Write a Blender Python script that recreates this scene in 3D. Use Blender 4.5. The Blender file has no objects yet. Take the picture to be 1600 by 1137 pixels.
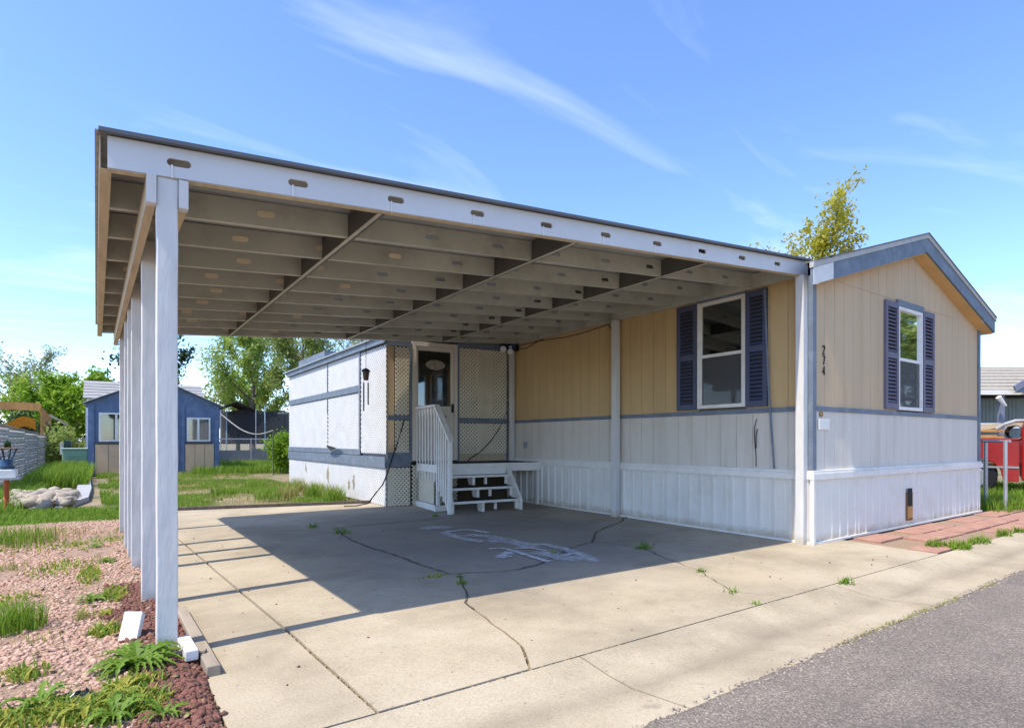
import bpy, bmesh, math, random
import numpy as np
from mathutils import Vector, Matrix, noise as mnoise
random.seed(7); rng = np.random.default_rng(11)
R = math.radians
sc = bpy.context.scene
C = sc.collection

# ---------------------------------------------------------------- camera, sky, sun, exposure
CAM_H = 1.05; YAW = 34.8; FPX = 900.0; HOR = 688.0
cam_d = bpy.data.cameras.new('camera'); cam = bpy.data.objects.new('camera', cam_d); C.objects.link(cam)
cam.location = (0, 0, CAM_H); cam.rotation_euler = (R(90), 0, -R(YAW))
cam_d.sensor_width = 36; cam_d.lens = FPX / 1600 * 36; cam_d.shift_y = (HOR - 568.5) / 1600
cam_d.clip_start = .05; cam_d.clip_end = 3000
sc.camera = cam
SUN_ELEV = 60.5; SUN_DX, SUN_DY = 1.0, .085          # light travels towards +X, slightly +Y
w = bpy.data.worlds.new('World'); sc.world = w; w.use_nodes = True
wt = w.node_tree; wt.nodes.clear()
def wn(t, **k):
    n = wt.nodes.new(t)
    for a, b in k.items(): setattr(n, a, b)
    return n
sky = wn('ShaderNodeTexSky', sky_type='NISHITA', sun_disc=False, sun_elevation=R(SUN_ELEV),
         sun_rotation=math.atan2(-SUN_DX, -SUN_DY), altitude=1600, air_density=1.0, dust_density=1.5, ozone_density=3.0)
bg = wn('ShaderNodeBackground'); bg.inputs[1].default_value = .15
out = wn('ShaderNodeOutputWorld')
hsv = wn('ShaderNodeHueSaturation'); hsv.inputs['Saturation'].default_value = 1.10; hsv.inputs['Hue'].default_value = .506; hsv.inputs['Value'].default_value = 1.14
tc = wn('ShaderNodeTexCoord'); sx = wn('ShaderNodeSeparateXYZ')
wt.links.new(tc.outputs['Generated'], sx.inputs[0])
mx = wn('ShaderNodeMath', operation='MAXIMUM'); mx.inputs[1].default_value = .0
wt.links.new(sx.outputs['Z'], mx.inputs[0])
ad = wn('ShaderNodeMath', operation='ADD'); ad.inputs[1].default_value = .12
wt.links.new(mx.outputs[0], ad.inputs[0])
cmb = wn('ShaderNodeCombineXYZ')
for i, ax in enumerate('XY'):
    dv = wn('ShaderNodeMath', operation='DIVIDE'); wt.links.new(sx.outputs[ax], dv.inputs[0]); wt.links.new(ad.outputs[0], dv.inputs[1])
    wt.links.new(dv.outputs[0], cmb.inputs[i])
mp = wn('ShaderNodeMapping'); mp.inputs['Rotation'].default_value = (0, 0, R(YAW)); mp.inputs['Scale'].default_value = (.7, 2.1, 1)
mp.inputs['Location'].default_value = (9.4, 5.1, 0)
wt.links.new(cmb.outputs[0], mp.inputs[0])
nz = wn('ShaderNodeTexNoise'); nz.inputs['Scale'].default_value = 1.25; nz.inputs['Detail'].default_value = 7; nz.inputs['Roughness'].default_value = .52; nz.inputs['Distortion'].default_value = .7
wt.links.new(mp.outputs[0], nz.inputs['Vector'])
rp = wn('ShaderNodeValToRGB'); rp.color_ramp.elements[0].position = .52; rp.color_ramp.elements[1].position = .90
rp.color_ramp.elements[0].color = (0, 0, 0, 1); rp.color_ramp.elements[1].color = (.42, .42, .42, 1)
wt.links.new(nz.outputs['Fac'], rp.inputs[0])
mixc = wn('ShaderNodeMix', data_type='RGBA'); mixc.inputs['B'].default_value = (5.6, 5.9, 6.4, 1)
wt.links.new(sky.outputs[0], hsv.inputs['Color']); wt.links.new(hsv.outputs[0], mixc.inputs['A'])
wt.links.new(rp.outputs[0], mixc.inputs['Factor'])
wt.links.new(mixc.outputs['Result'], bg.inputs[0]); wt.links.new(bg.outputs[0], out.inputs[0])
sun_d = bpy.data.lights.new('sun', 'SUN'); sun = bpy.data.objects.new('sun', sun_d); C.objects.link(sun)
sun_d.energy = 2.65; sun_d.angle = R(.5); sun_d.color = (1.0, .92, .79)
_h = math.hypot(SUN_DX, SUN_DY)
_ld = Vector((SUN_DX / _h * math.cos(R(SUN_ELEV)), SUN_DY / _h * math.cos(R(SUN_ELEV)), -math.sin(R(SUN_ELEV))))
sun.rotation_euler = _ld.to_track_quat('-Z', 'Y').to_euler()
sc.view_settings.view_transform = 'Standard'; sc.view_settings.look = 'None'
sc.view_settings.exposure = 1.17; sc.view_settings.gamma = 1; sc.view_settings.use_curve_mapping = False
sc.render.resolution_x = 1024; sc.render.resolution_y = 727

# ---------------------------------------------------------------- pixel helpers (photo pixels -> places on ground / walls)
_s, _c = math.sin(R(YAW)), math.cos(R(YAW))
def ray(px, py):
    u = (px - 800) / FPX; v = (HOR - py) / FPX
    return Vector((u * _c + _s, -u * _s + _c, v))
O = Vector((0, 0, CAM_H))
def G(px, py, z=0.0):
    r = ray(px, py); return O + r * ((z - CAM_H) / r.z)
def PY(px, py, Y): r = ray(px, py); return O + r * (Y / r.y)
def PX(px, py, X): r = ray(px, py); return O + r * (X / r.x)
def PZ(px, py, Z): return O + ray(px, py) * Z        # at camera depth Z

# ---------------------------------------------------------------- materials
def mat(name, col, rough=.7, var=.0, vscale=6.0, col2=None, bump=0., bscale=40., spec=.3, metal=0., island=0., detail=4.0, stretch=None, dirt=None, dirtscale=2.0, dirtamt=.5):
    m = bpy.data.materials.new(name); m.use_nodes = True
    nt = m.node_tree; b = nt.nodes['Principled BSDF']
    b.inputs['Roughness'].default_value = rough; b.inputs['Metallic'].default_value = metal
    b.inputs['Specular IOR Level'].default_value = spec
    base = (*col, 1); L = nt.links.new
    tcn = nt.nodes.new('ShaderNodeTexCoord'); vec = tcn.outputs['Object']
    if stretch:
        mpn = nt.nodes.new('ShaderNodeMapping'); mpn.inputs['Scale'].default_value = stretch; L(vec, mpn.inputs[0]); vec = mpn.outputs[0]
    cur = None
    if col2 is None and var: col2 = tuple(c * (1 - var) for c in col)
    if col2 is not None:
        n = nt.nodes.new('ShaderNodeTexNoise'); n.inputs['Scale'].default_value = vscale; n.inputs['Detail'].default_value = detail; n.inputs['Roughness'].default_value = .62
        L(vec, n.inputs['Vector'])
        r = nt.nodes.new('ShaderNodeValToRGB'); r.color_ramp.elements[0].position = .32; r.color_ramp.elements[1].position = .68
        r.color_ramp.elements[0].color = (*col2, 1); r.color_ramp.elements[1].color = base
        L(n.outputs['Fac'], r.inputs[0]); cur = r.outputs[0]
    if dirt is not None:
        n2 = nt.nodes.new('ShaderNodeTexNoise'); n2.inputs['Scale'].default_value = dirtscale; n2.inputs['Detail'].default_value = 8; n2.inputs['Roughness'].default_value = .7
        L(vec, n2.inputs['Vector'])
        r2 = nt.nodes.new('ShaderNodeValToRGB'); r2.color_ramp.elements[0].position = .52; r2.color_ramp.elements[1].position = .72
        r2.color_ramp.elements[0].color = (0, 0, 0, 1); r2.color_ramp.elements[1].color = (dirtamt,) * 3 + (1,)
        L(n2.outputs['Fac'], r2.inputs[0])
        mxn = nt.nodes.new('ShaderNodeMix'); mxn.data_type = 'RGBA'; mxn.inputs['B'].default_value = (*dirt, 1)
        if cur is None: mxn.inputs['A'].default_value = base
        else: L(cur, mxn.inputs['A'])
        L(r2.outputs[0], mxn.inputs['Factor']); cur = mxn.outputs['Result']
    if island:
        g = nt.nodes.new('ShaderNodeNewGeometry'); h = nt.nodes.new('ShaderNodeHueSaturation')
        mr = nt.nodes.new('ShaderNodeMapRange'); mr.inputs['To Min'].default_value = 1 - island; mr.inputs['To Max'].default_value = 1 + island
        L(g.outputs['Random Per Island'], mr.inputs[0]); L(mr.outputs[0], h.inputs['Value'])
        wnz = nt.nodes.new('ShaderNodeTexWhiteNoise'); wnz.noise_dimensions = '1D'; L(g.outputs['Random Per Island'], wnz.inputs['W'])
        mr2 = nt.nodes.new('ShaderNodeMapRange'); mr2.inputs['To Min'].default_value = .5 - .05 * island; mr2.inputs['To Max'].default_value = .5 + .05 * island
        L(wnz.outputs['Value'], mr2.inputs[0]); L(mr2.outputs[0], h.inputs['Hue'])
        if cur is None: h.inputs['Color'].default_value = base
        else: L(cur, h.inputs['Color'])
        cur = h.outputs[0]
    if cur is None: b.inputs['Base Color'].default_value = base
    else: L(cur, b.inputs['Base Color'])
    if bump:
        nb = nt.nodes.new('ShaderNodeTexNoise'); nb.inputs['Scale'].default_value = bscale; nb.inputs['Detail'].default_value = 5
        L(vec, nb.inputs['Vector']); bp = nt.nodes.new('ShaderNodeBump'); bp.inputs['Strength'].default_value = bump; bp.inputs['Distance'].default_value = .01
        L(nb.outputs['Fac'], bp.inputs['Height']); L(bp.outputs[0], b.inputs['Normal'])
    return m
def ramp_island(name, cols, rough=.8, bump=0., bscale=60., transl=0.):
    """one random colour of the list for each loose piece (stones, blades, leaves)"""
    m = bpy.data.materials.new(name); m.use_nodes = True; nt = m.node_tree; b = nt.nodes['Principled BSDF']; L = nt.links.new
    g = nt.nodes.new('ShaderNodeNewGeometry'); r = nt.nodes.new('ShaderNodeValToRGB'); e = r.color_ramp.elements
    for i, c in enumerate(cols):
        p = i / (len(cols) - 1)
        el = e[0] if i == 0 else (e[1] if i == len(cols) - 1 else e.new(p)); el.position = p
    for i, c in enumerate(cols): e[i].color = (*c, 1)
    L(g.outputs['Random Per Island'], r.inputs[0]); col = r.outputs[0]
    if bump:
        tcn = nt.nodes.new('ShaderNodeTexCoord'); n = nt.nodes.new('ShaderNodeTexNoise'); n.inputs['Scale'].default_value = bscale; n.inputs['Detail'].default_value = 5
        L(tcn.outputs['Object'], n.inputs['Vector'])
        mr = nt.nodes.new('ShaderNodeMapRange'); mr.inputs['To Min'].default_value = .55; mr.inputs['To Max'].default_value = 1.35; L(n.outputs['Fac'], mr.inputs[0])
        mm = nt.nodes.new('ShaderNodeMix'); mm.data_type = 'RGBA'; mm.blend_type = 'MULTIPLY'; mm.inputs['Factor'].default_value = 1
        L(col, mm.inputs['A']); L(mr.outputs[0], mm.inputs['B']); col = mm.outputs['Result']
        bp = nt.nodes.new('ShaderNodeBump'); bp.inputs['Strength'].default_value = bump; bp.inputs['Distance'].default_value = .01
        L(n.outputs['Fac'], bp.inputs['Height']); L(bp.outputs[0], b.inputs['Normal'])
    L(col, b.inputs['Base Color']); b.inputs['Roughness'].default_value = rough; b.inputs['Specular IOR Level'].default_value = .25
    if transl:
        tr = nt.nodes.new('ShaderNodeBsdfTranslucent'); L(col, tr.inputs[0]); ms = nt.nodes.new('ShaderNodeMixShader'); ms.inputs[0].default_value = transl
        o = nt.nodes['Material Output']; L(b.outputs[0], ms.inputs[1]); L(tr.outputs[0], ms.inputs[2]); L(ms.outputs[0], o.inputs[0])
    return m
def glass_mat(name, tint=(.02, .022, .025), refl=.35):
    m = bpy.data.materials.new(name); m.use_nodes = True; nt = m.node_tree; nt.nodes.remove(nt.nodes['Principled BSDF']); L = nt.links.new
    o = nt.nodes['Material Output']; gl = nt.nodes.new('ShaderNodeBsdfGlossy'); gl.inputs['Roughness'].default_value = .03; gl.inputs['Color'].default_value = (.9, .93, .95, 1)
    tr = nt.nodes.new('ShaderNodeBsdfTransparent'); tr.inputs[0].default_value = (.72, .75, .75, 1)
    fr = nt.nodes.new('ShaderNodeFresnel'); fr.inputs[0].default_value = 1.5
    ma = nt.nodes.new('ShaderNodeMath'); ma.operation = 'MULTIPLY_ADD'; ma.inputs[1].default_value = 1.2; ma.inputs[2].default_value = refl * .25
    L(fr.outputs[0], ma.inputs[0]); mi = nt.nodes.new('ShaderNodeMixShader'); L(ma.outputs[0], mi.inputs[0]); L(tr.outputs[0], mi.inputs[1]); L(gl.outputs[0], mi.inputs[2]); L(mi.outputs[0], o.inputs[0])
    return m
M = {}
M["white"] = mat("white_paint", (.77, .74, .69), .5, .1, 9, bump=.05, bscale=60, dirt=(.42, .36, .28), dirtscale=3.0, dirtamt=.35)
M['post'] = mat('post_paint', (.64, .62, .60), .55, .1, 12, bump=.5, bscale=22, stretch=(1, 1, .25), dirt=(.5, .46, .42), dirtscale=9, dirtamt=.4)
M['fascia'] = mat('fascia_paint', (.61, .60, .605), .45, .07, 2.5, bump=.06, bscale=30, dirt=(.5, .45, .38), dirtscale=1.6, dirtamt=.3)
M['under'] = mat('beige_metal', (.49, .48, .405), .5, .22, 2.2, bump=.05, dirt=(.22, .19, .14), dirtscale=2.6, dirtamt=.55)
M['beam'] = mat('dark_beam_metal', (.10, .095, .085), .55, .25, 3, dirt=(.1, .08, .06), dirtscale=4)
M['trimtan'] = mat('tan_trim', (.55, .45, .30), .6, .25, 5, stretch=(6, .6, 1))
M['roofmetal'] = mat('grey_roof_metal', (.34, .35, .36), .45, .2, 3, metal=.3, dirt=(.2, .16, .12), dirtscale=3)
M['tan'] = mat('tan_siding', (.60, .44, .275), .75, .10, 1.6, bump=.5, bscale=120, stretch=(1.8, 1.8, .2), dirt=(.42, .27, .13), dirtscale=1.5, dirtamt=.5, island=.045)
M['tan_side'] = mat('tan_siding_golden', (.60, .42, .205), .75, .10, 1.6, bump=.5, bscale=120, stretch=(1.8, 1.8, .2), dirt=(.42, .27, .13), dirtscale=1.5, dirtamt=.5, island=.045)  # same siding in a more golden tan, for the long wall
M['cream'] = mat('cream_siding', (.70, .64, .56), .75, .08, 1.6, bump=.6, bscale=120, stretch=(1.8, 1.8, .2), dirt=(.46, .39, .30), dirtscale=1.5, dirtamt=.5, island=.03)
M['groove'] = mat('siding_groove', (.20, .15, .09), .9)
M['blue'] = mat('blue_trim', (.17, .205, .255), .6, .25, 8, bump=.2, bscale=50, dirt=(.33, .36, .4), dirtscale=5, dirtamt=.4)
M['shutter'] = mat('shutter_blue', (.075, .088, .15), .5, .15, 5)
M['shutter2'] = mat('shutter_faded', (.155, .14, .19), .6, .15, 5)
M['skirt'] = mat('skirt_metal', (.74, .71, .66), .4, .08, 3, bump=.05, dirt=(.52, .45, .36), dirtscale=2.2, dirtamt=.4)
M['shingle'] = mat('shingles', (.2, .19, .18), .9, .35, 20, bump=.4, bscale=90)
M['drip'] = mat('drip_edge', (.46, .44, .41), .6, .15, 6)
M['soffit'] = mat('soffit_tan', (.66, .43, .19), .75, .12, 3)
M['glass'] = glass_mat('window_glass')
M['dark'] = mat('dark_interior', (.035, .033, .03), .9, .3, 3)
M['screen'] = mat('window_screen', (.10, .10, .105), .8, .3, 4)
M['curtain'] = mat('curtain_cloth', (.34, .33, .3), .9, .35, 5)
M['lattice'] = mat('lattice_white', (.60, .60, .60), .6, .1, 4, dirt=(.5, .45, .38), dirtscale=2.5, dirtamt=.35)
M['lattice2'] = mat('lattice_cream', (.76, .69, .55), .65, .12, 4, dirt=(.4, .33, .22), dirtscale=3, dirtamt=.4)
M['tarp'] = mat('tarp_backing', (.20, .20, .22), .7, .12, 2, bump=.3, bscale=5)
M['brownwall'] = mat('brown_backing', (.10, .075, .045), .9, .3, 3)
M['wood'] = mat('weathered_wood', (.40, .33, .25), .85, .35, 7, bump=.4, bscale=40, stretch=(1, .2, 1))
M['darkcarpet'] = mat('deck_carpet', (.03, .03, .032), .95, .3, 30)
M['black'] = mat('black_rubber', (.012, .012, .013), .5)
M['steel'] = mat('galvanised_steel', (.42, .43, .45), .4, .2, 8, metal=.6)
M['chrome'] = mat('bright_metal', (.6, .6, .6), .3, metal=.8)
M['lampglass'] = mat('flood_glass', (.8, .8, .76), .15, spec=.6)
M['concrete'] = None
_m = bpy.data.materials.new('insect_mesh'); _m.use_nodes = True; _b = _m.node_tree.nodes['Principled BSDF']; _b.inputs['Base Color'].default_value = (.11, .11, .115, 1); _b.inputs['Alpha'].default_value = .42; _b.inputs['Roughness'].default_value = .85; M['meshscreen'] = _m
def ground_mats():
    def base(name): 
        m = bpy.data.materials.new(name); m.use_nodes = True; nt = m.node_tree; return m, nt, nt.nodes['Principled BSDF'], nt.links.new
    def noise(nt, vec, scale, det=6, rough=.6):
        n = nt.nodes.new('ShaderNodeTexNoise'); n.inputs['Scale'].default_value = scale; n.inputs['Detail'].default_value = det; n.inputs['Roughness'].default_value = rough
        nt.links.new(vec, n.inputs['Vector']); return n.outputs['Fac']
    def ramp(nt, fac, stops):
        r = nt.nodes.new('ShaderNodeValToRGB'); e = r.color_ramp.elements
        for i in range(len(stops) - 2): e.new(.5)
        for i, (p, c) in enumerate(stops): e[i].position = p; e[i].color = (*c, 1) if len(c) == 3 else c
        nt.links.new(fac, r.inputs[0]); return r.outputs[0]
    def mixn(nt, fac, a, b, mode='MIX'):
        n = nt.nodes.new('ShaderNodeMix'); n.data_type = 'RGBA'; n.blend_type = mode
        if isinstance(fac, float): n.inputs['Factor'].default_value = fac
        else: nt.links.new(fac, n.inputs['Factor'])
        for k, v in (('A', a), ('B', b)):
            if isinstance(v, tuple): n.inputs[k].default_value = (*v, 1)
            else: nt.links.new(v, n.inputs[k])
        return n.outputs['Result']
    # concrete: warm, mottled, with oil stains and fine pits
    m, nt, b, L = base('concrete'); v = nt.nodes.new('ShaderNodeTexCoord').outputs['Object']
    c = ramp(nt, noise(nt, v, 1.1, 8, .65), [(.28, (.29, .24, .168)), (.52, (.43, .362, .258)), (.75, (.50, .432, .322))])
    fine = ramp(nt, noise(nt, v, 95, 3, .7), [(.3, (.78, .78, .78)), (.6, (1.06, 1.06, 1.06))])
    c = mixn(nt, 1.0, c, fine, 'MULTIPLY')
    pits = ramp(nt, noise(nt, v, 26, 2, .5), [(.70, (1, 1, 1)), (.76, (.6, .56, .5))])
    c = mixn(nt, 1.0, c, pits, 'MULTIPLY')
    st = ramp(nt, noise(nt, v, .75, 7, .72), [(.50, (0, 0, 0)), (.70, (.65, .65, .65))])
    c = mixn(nt, st, c, (.25, .205, .15))
    rust = ramp(nt, noise(nt, v, .55, 6, .6), [(.60, (0, 0, 0)), (.78, (.4, .4, .4))])
    c = mixn(nt, rust, c, (.44, .30, .17))
    # old oil stains and tyre grime in the middle of the parking bay
    mpn = nt.nodes.new('ShaderNodeMapping'); mpn.inputs['Location'].default_value = (-3.4, -5.6, 0); mpn.inputs['Scale'].default_value = (1, 1, 1); L(v, mpn.inputs[0])
    mp2 = nt.nodes.new('ShaderNodeVectorMath'); mp2.operation = 'MULTIPLY'; mp2.inputs[1].default_value = (.42, .34, 0); L(mpn.outputs[0], mp2.inputs[0])
    ln = nt.nodes.new('ShaderNodeVectorMath'); ln.operation = 'LENGTH'; L(mp2.outputs[0], ln.inputs[0])
    sub = nt.nodes.new('ShaderNodeMath'); sub.operation = 'MULTIPLY_ADD'; sub.inputs[1].default_value = .9; sub.inputs[2].default_value = .1; L(noise(nt, v, 1.4, 8, .7), sub.inputs[0])
    df = nt.nodes.new('ShaderNodeMath'); df.operation = 'SUBTRACT'; L(ln.outputs['Value'], df.inputs[0]); L(sub.outputs[0], df.inputs[1])
    oil = ramp(nt, df.outputs[0], [(0.0, (.55, .55, .55)), (.45, (0, 0, 0))])
    c = mixn(nt, oil, c, (.20, .18, .165))
    dr = ramp(nt, noise(nt, v, 6.5, 3, .5), [(.66, (0, 0, 0)), (.74, (.45, .45, .45))]); dm = ramp(nt, noise(nt, v, .5, 3, .5), [(.45, (0, 0, 0)), (.6, (1, 1, 1))])
    c = mixn(nt, mixn(nt, 1.0, dr, dm, 'MULTIPLY'), c, (.16, .135, .105))
    L(c, b.inputs['Base Color']); b.inputs['Roughness'].default_value = .88; b.inputs['Specular IOR Level'].default_value = .2
    bp = nt.nodes.new('ShaderNodeBump'); bp.inputs['Strength'].default_value = .25; bp.inputs['Distance'].default_value = .006
    L(noise(nt, v, 60, 6, .7), bp.inputs['Height']); L(bp.outputs[0], b.inputs['Normal']); M['concrete'] = m
    # gutter concrete: the same with a grimy streak along its valley
    m2 = m.copy(); m2.name = 'gutter_concrete'; nt = m2.node_tree; b = nt.nodes['Principled BSDF']; L = nt.links.new
    src = b.inputs['Base Color'].links[0].from_socket; v = [n for n in nt.nodes if n.type == 'TEX_COORD'][0].outputs['Object']
    sp = nt.nodes.new('ShaderNodeSeparateXYZ'); L(v, sp.inputs[0])
    wob = nt.nodes.new('ShaderNodeMath'); wob.operation = 'MULTIPLY_ADD'; wob.inputs[1].default_value = .22; L(noise(nt, v, .9, 5, .6), wob.inputs[0]); L(sp.outputs['Y'], wob.inputs[2])
    d = nt.nodes.new('ShaderNodeMath'); d.operation = 'SUBTRACT'; L(wob.outputs[0], d.inputs[0]); d.inputs[1].default_value = 1.89
    ab = nt.nodes.new('ShaderNodeMath'); ab.operation = 'ABSOLUTE'; L(d.outputs[0], ab.inputs[0])
    st = ramp(nt, ab.outputs[0], [(.0, (.42, .42, .42)), (.13, (0, 0, 0))])
    st2 = ramp(nt, noise(nt, v, 2.4, 6, .7), [(.38, (.55, .55, .55)), (.62, (1, 1, 1))])
    st = mixn(nt, 1.0, st, st2, 'MULTIPLY')
    L(mixn(nt, st, src, (.14, .115, .085)), b.inputs['Base Color']); M['gutter'] = m2
    # asphalt
    m, nt, b, L = base('asphalt'); v = nt.nodes.new('ShaderNodeTexCoord').outputs['Object']
    vor = nt.nodes.new('ShaderNodeTexVoronoi'); vor.inputs['Scale'].default_value = 150; L(v, vor.inputs['Vector'])
    sp = nt.nodes.new('ShaderNodeSeparateColor'); L(vor.outputs['Color'], sp.inputs[0])
    c = ramp(nt, sp.outputs['Red'], [(0, (.12, .102, .088)), (.45, (.18, .155, .134)), (.8, (.235, .20, .17)), (1, (.32, .28, .235))])
    big = ramp(nt, noise(nt, v, .8, 6, .6), [(.3, (.72, .71, .7)), (.5, (1.0, .98, .95)), (.7, (1.2, 1.17, 1.12))])
    tm = nt.nodes.new('ShaderNodeMapping'); tm.inputs['Scale'].default_value = (.12, 1.3, 1); L(v, tm.inputs[0])
    trk = ramp(nt, noise(nt, tm.outputs[0], 1.6, 5, .6), [(.35, (.84, .83, .82)), (.65, (1.12, 1.1, 1.08))]); c = mixn(nt, 1.0, c, trk, 'MULTIPLY')
    L(mixn(nt, 1.0, c, big, 'MULTIPLY'), b.inputs['Base Color']); b.inputs['Roughness'].default_value = .9
    bp = nt.nodes.new('ShaderNodeBump'); bp.inputs['Strength'].default_value = .6; bp.inputs['Distance'].default_value = .006
    L(vor.outputs['Distance'], bp.inputs['Height']); bp.invert = True; L(bp.outputs[0], b.inputs['Normal']); M['asphalt'] = m
    # soil with dry straw and thin grass
    m, nt, b, L = base('soil'); v = nt.nodes.new('ShaderNodeTexCoord').outputs['Object']
    c = ramp(nt, noise(nt, v, 1.7, 8, .65), [(.3, (.20, .145, .085)), (.5, (.30, .225, .135)), (.7, (.36, .285, .18))])
    gmask = ramp(nt, noise(nt, v, .9, 6, .65), [(.45, (0, 0, 0)), (.6, (.75, .75, .75))])
    c = mixn(nt, gmask, c, (.085, .125, .03))
    fine = ramp(nt, noise(nt, v, 60, 4, .7), [(.3, (.6, .6, .6)), (.65, (1.15, 1.15, 1.15))])
    L(mixn(nt, 1.0, c, fine, 'MULTIPLY'), b.inputs['Base Color']); b.inputs['Roughness'].default_value = .95
    bp = nt.nodes.new('ShaderNodeBump'); bp.inputs['Strength'].default_value = .6; bp.inputs['Distance'].default_value = .02
    L(noise(nt, v, 30, 6, .7), bp.inputs['Height']); L(bp.outputs[0], b.inputs['Normal']); M['soil'] = m
    # fine pinkish grit under the stones
    m, nt, b, L = base('grit'); v = nt.nodes.new('ShaderNodeTexCoord').outputs['Object']
    c = ramp(nt, noise(nt, v, 45, 5, .7), [(.3, (.17, .10, .07)), (.55, (.38, .25, .18)), (.75, (.52, .38, .29))])
    c2 = ramp(nt, noise(nt, v, 1.3, 5, .6), [(.42, (0, 0, 0)), (.62, (.6, .6, .6))])
    L(mixn(nt, c2, c, (.30, .22, .13)), b.inputs['Base Color']); b.inputs['Roughness'].default_value = .95
    bp = nt.nodes.new('ShaderNodeBump'); bp.inputs['Strength'].default_value = .8; bp.inputs['Distance'].default_value = .02
    L(noise(nt, v, 50, 5, .7), bp.inputs['Height']); L(bp.outputs[0], b.inputs['Normal']); M['grit'] = m
    # worn white spray paint on the concrete
    m, nt, b, L = base('spray_paint'); v = nt.nodes.new('ShaderNodeTexCoord').outputs['Object']
    b.inputs['Base Color'].default_value = (.72, .72, .72, 1); b.inputs['Roughness'].default_value = .8
    att = nt.nodes.new('ShaderNodeAttribute'); att.attribute_name = 'cover'
    a = ramp(nt, noise(nt, v, 14, 6, .75), [(.30, (0, 0, 0)), (.58, (1, 1, 1))])
    mu = nt.nodes.new('ShaderNodeMath'); mu.operation = 'MULTIPLY'; L(a, mu.inputs[0]); L(att.outputs['Fac'], mu.inputs[1])
    L(mu.outputs[0], b.inputs['Alpha']); M['spray'] = m
ground_mats()
def splash(m, top, col):
    nt = m.node_tree; b = nt.nodes['Principled BSDF']; L = nt.links.new; src = b.inputs['Base Color'].links[0].from_socket
    v = nt.nodes.new('ShaderNodeTexCoord').outputs['Object']; sp_ = nt.nodes.new('ShaderNodeSeparateXYZ'); L(v, sp_.inputs[0])
    n = nt.nodes.new('ShaderNodeTexNoise'); n.inputs['Scale'].default_value = 5; n.inputs['Detail'].default_value = 7; n.inputs['Roughness'].default_value = .7; L(v, n.inputs['Vector'])
    a = nt.nodes.new('ShaderNodeMath'); a.operation = 'MULTIPLY_ADD'; L(n.outputs['Fac'], a.inputs[0]); a.inputs[1].default_value = -top * 2.4; L(sp_.outputs['Z'], a.inputs[2])
    mr = nt.nodes.new('ShaderNodeMapRange'); mr.inputs['From Min'].default_value = -top; mr.inputs['From Max'].default_value = 0; mr.inputs['To Min'].default_value = .75; mr.inputs['To Max'].default_value = 0; L(a.outputs[0], mr.inputs[0])
    mx_ = nt.nodes.new('ShaderNodeMix'); mx_.data_type = 'RGBA'; L(mr.outputs[0], mx_.inputs['Factor']); L(src, mx_.inputs['A']); mx_.inputs['B'].default_value = (*col, 1); L(mx_.outputs['Result'], b.inputs['Base Color'])
splash(M['skirt'], .09, (.40, .32, .22)); splash(M['post'], .09, (.42, .36, .28))
M['pebble'] = ramp_island('pink_gravel', [(.42, .25, .18), (.58, .40, .31), (.68, .54, .46), (.50, .32, .24), (.72, .65, .58), (.34, .23, .18), (.62, .46, .37), (.60, .54, .47), (.56, .34, .22), (.46, .40, .35)], .85, .5, 120)
M['lava'] = ramp_island('red_lava_rock', [(.16, .085, .065), (.27, .12, .09), (.36, .17, .125), (.22, .14, .12), (.40, .21, .15), (.44, .33, .24), (.34, .14, .10), (.48, .40, .30)], .95, .9, 120)
M['cobble'] = ramp_island('river_cobble', [(.42, .34, .25), (.34, .30, .25), (.46, .35, .25), (.27, .25, .23), (.47, .40, .32), (.42, .29, .21)], .8, .4, 30)
M['straw'] = ramp_island('joint_straw', [(.26, .19, .11), (.34, .26, .15), (.22, .15, .09), (.40, .32, .2)], .95)
M['grass'] = ramp_island('grass_blade', [(.16, .27, .025), (.21, .33, .035), (.28, .38, .06), (.18, .29, .035), (.38, .42, .12)], .6, transl=.45)
M['drygrass'] = ramp_island('dry_grass_blade', [(.42, .37, .14), (.32, .34, .09), (.48, .40, .2), (.25, .31, .06)], .7, transl=.4)
M['weed'] = ramp_island('weed_leaf', [(.15, .26, .03), (.21, .34, .045), (.28, .40, .08)], .5, transl=.45)
M['weedy'] = ramp_island('yellow_weed_leaf', [(.40, .38, .06), (.30, .34, .05), (.44, .36, .08)], .6, transl=.4)
M['leaf_bright'] = ramp_island('bright_leaf', [(.17, .31, .015), (.24, .37, .03), (.14, .26, .02), (.30, .40, .05)], .55, transl=.45)
M['leaf_yellow'] = ramp_island('spring_leaf', [(.28, .40, .07), (.36, .45, .10), (.22, .34, .06), (.40, .44, .14)], .55, transl=.5)
M['leaf_gold'] = ramp_island('golden_leaf', [(.40, .38, .03), (.46, .42, .05), (.30, .34, .05), (.50, .42, .08)], .55, transl=.5)
M['leaf_mid'] = ramp_island('mid_leaf', [(.22, .29, .07), (.28, .34, .09), (.33, .38, .12), (.17, .23, .06)], .6, transl=.45)
M['leaf_pale'] = ramp_island('pale_leaf', [(.30, .35, .19), (.36, .40, .24), (.25, .3, .15)], .6, transl=.4)
M['leaf_dark'] = ramp_island('dark_leaf', [(.03, .07, .02), (.05, .10, .03), (.07, .13, .035)], .5, transl=.2)
M['bark'] = mat('bark', (.16, .13, .105), .95, .4, 12, bump=.8, bscale=30, stretch=(1, 1, .3))
M['shedblue'] = mat('shed_blue', (.135, .19, .30), .7, .3, 4, dirt=(.2, .24, .3), dirtscale=4, dirtamt=.4)
M['shedtan'] = mat('shed_tan', (.68, .46, .28), .8, .15, 3)
M['shedroof'] = mat('shed_roof', (.40, .39, .37), .5, .25, 3, metal=.2, stretch=(.5, 3, 1))
M['net'] = mat('trampoline_net', (.018, .019, .024), .8, .3, 3)
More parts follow.
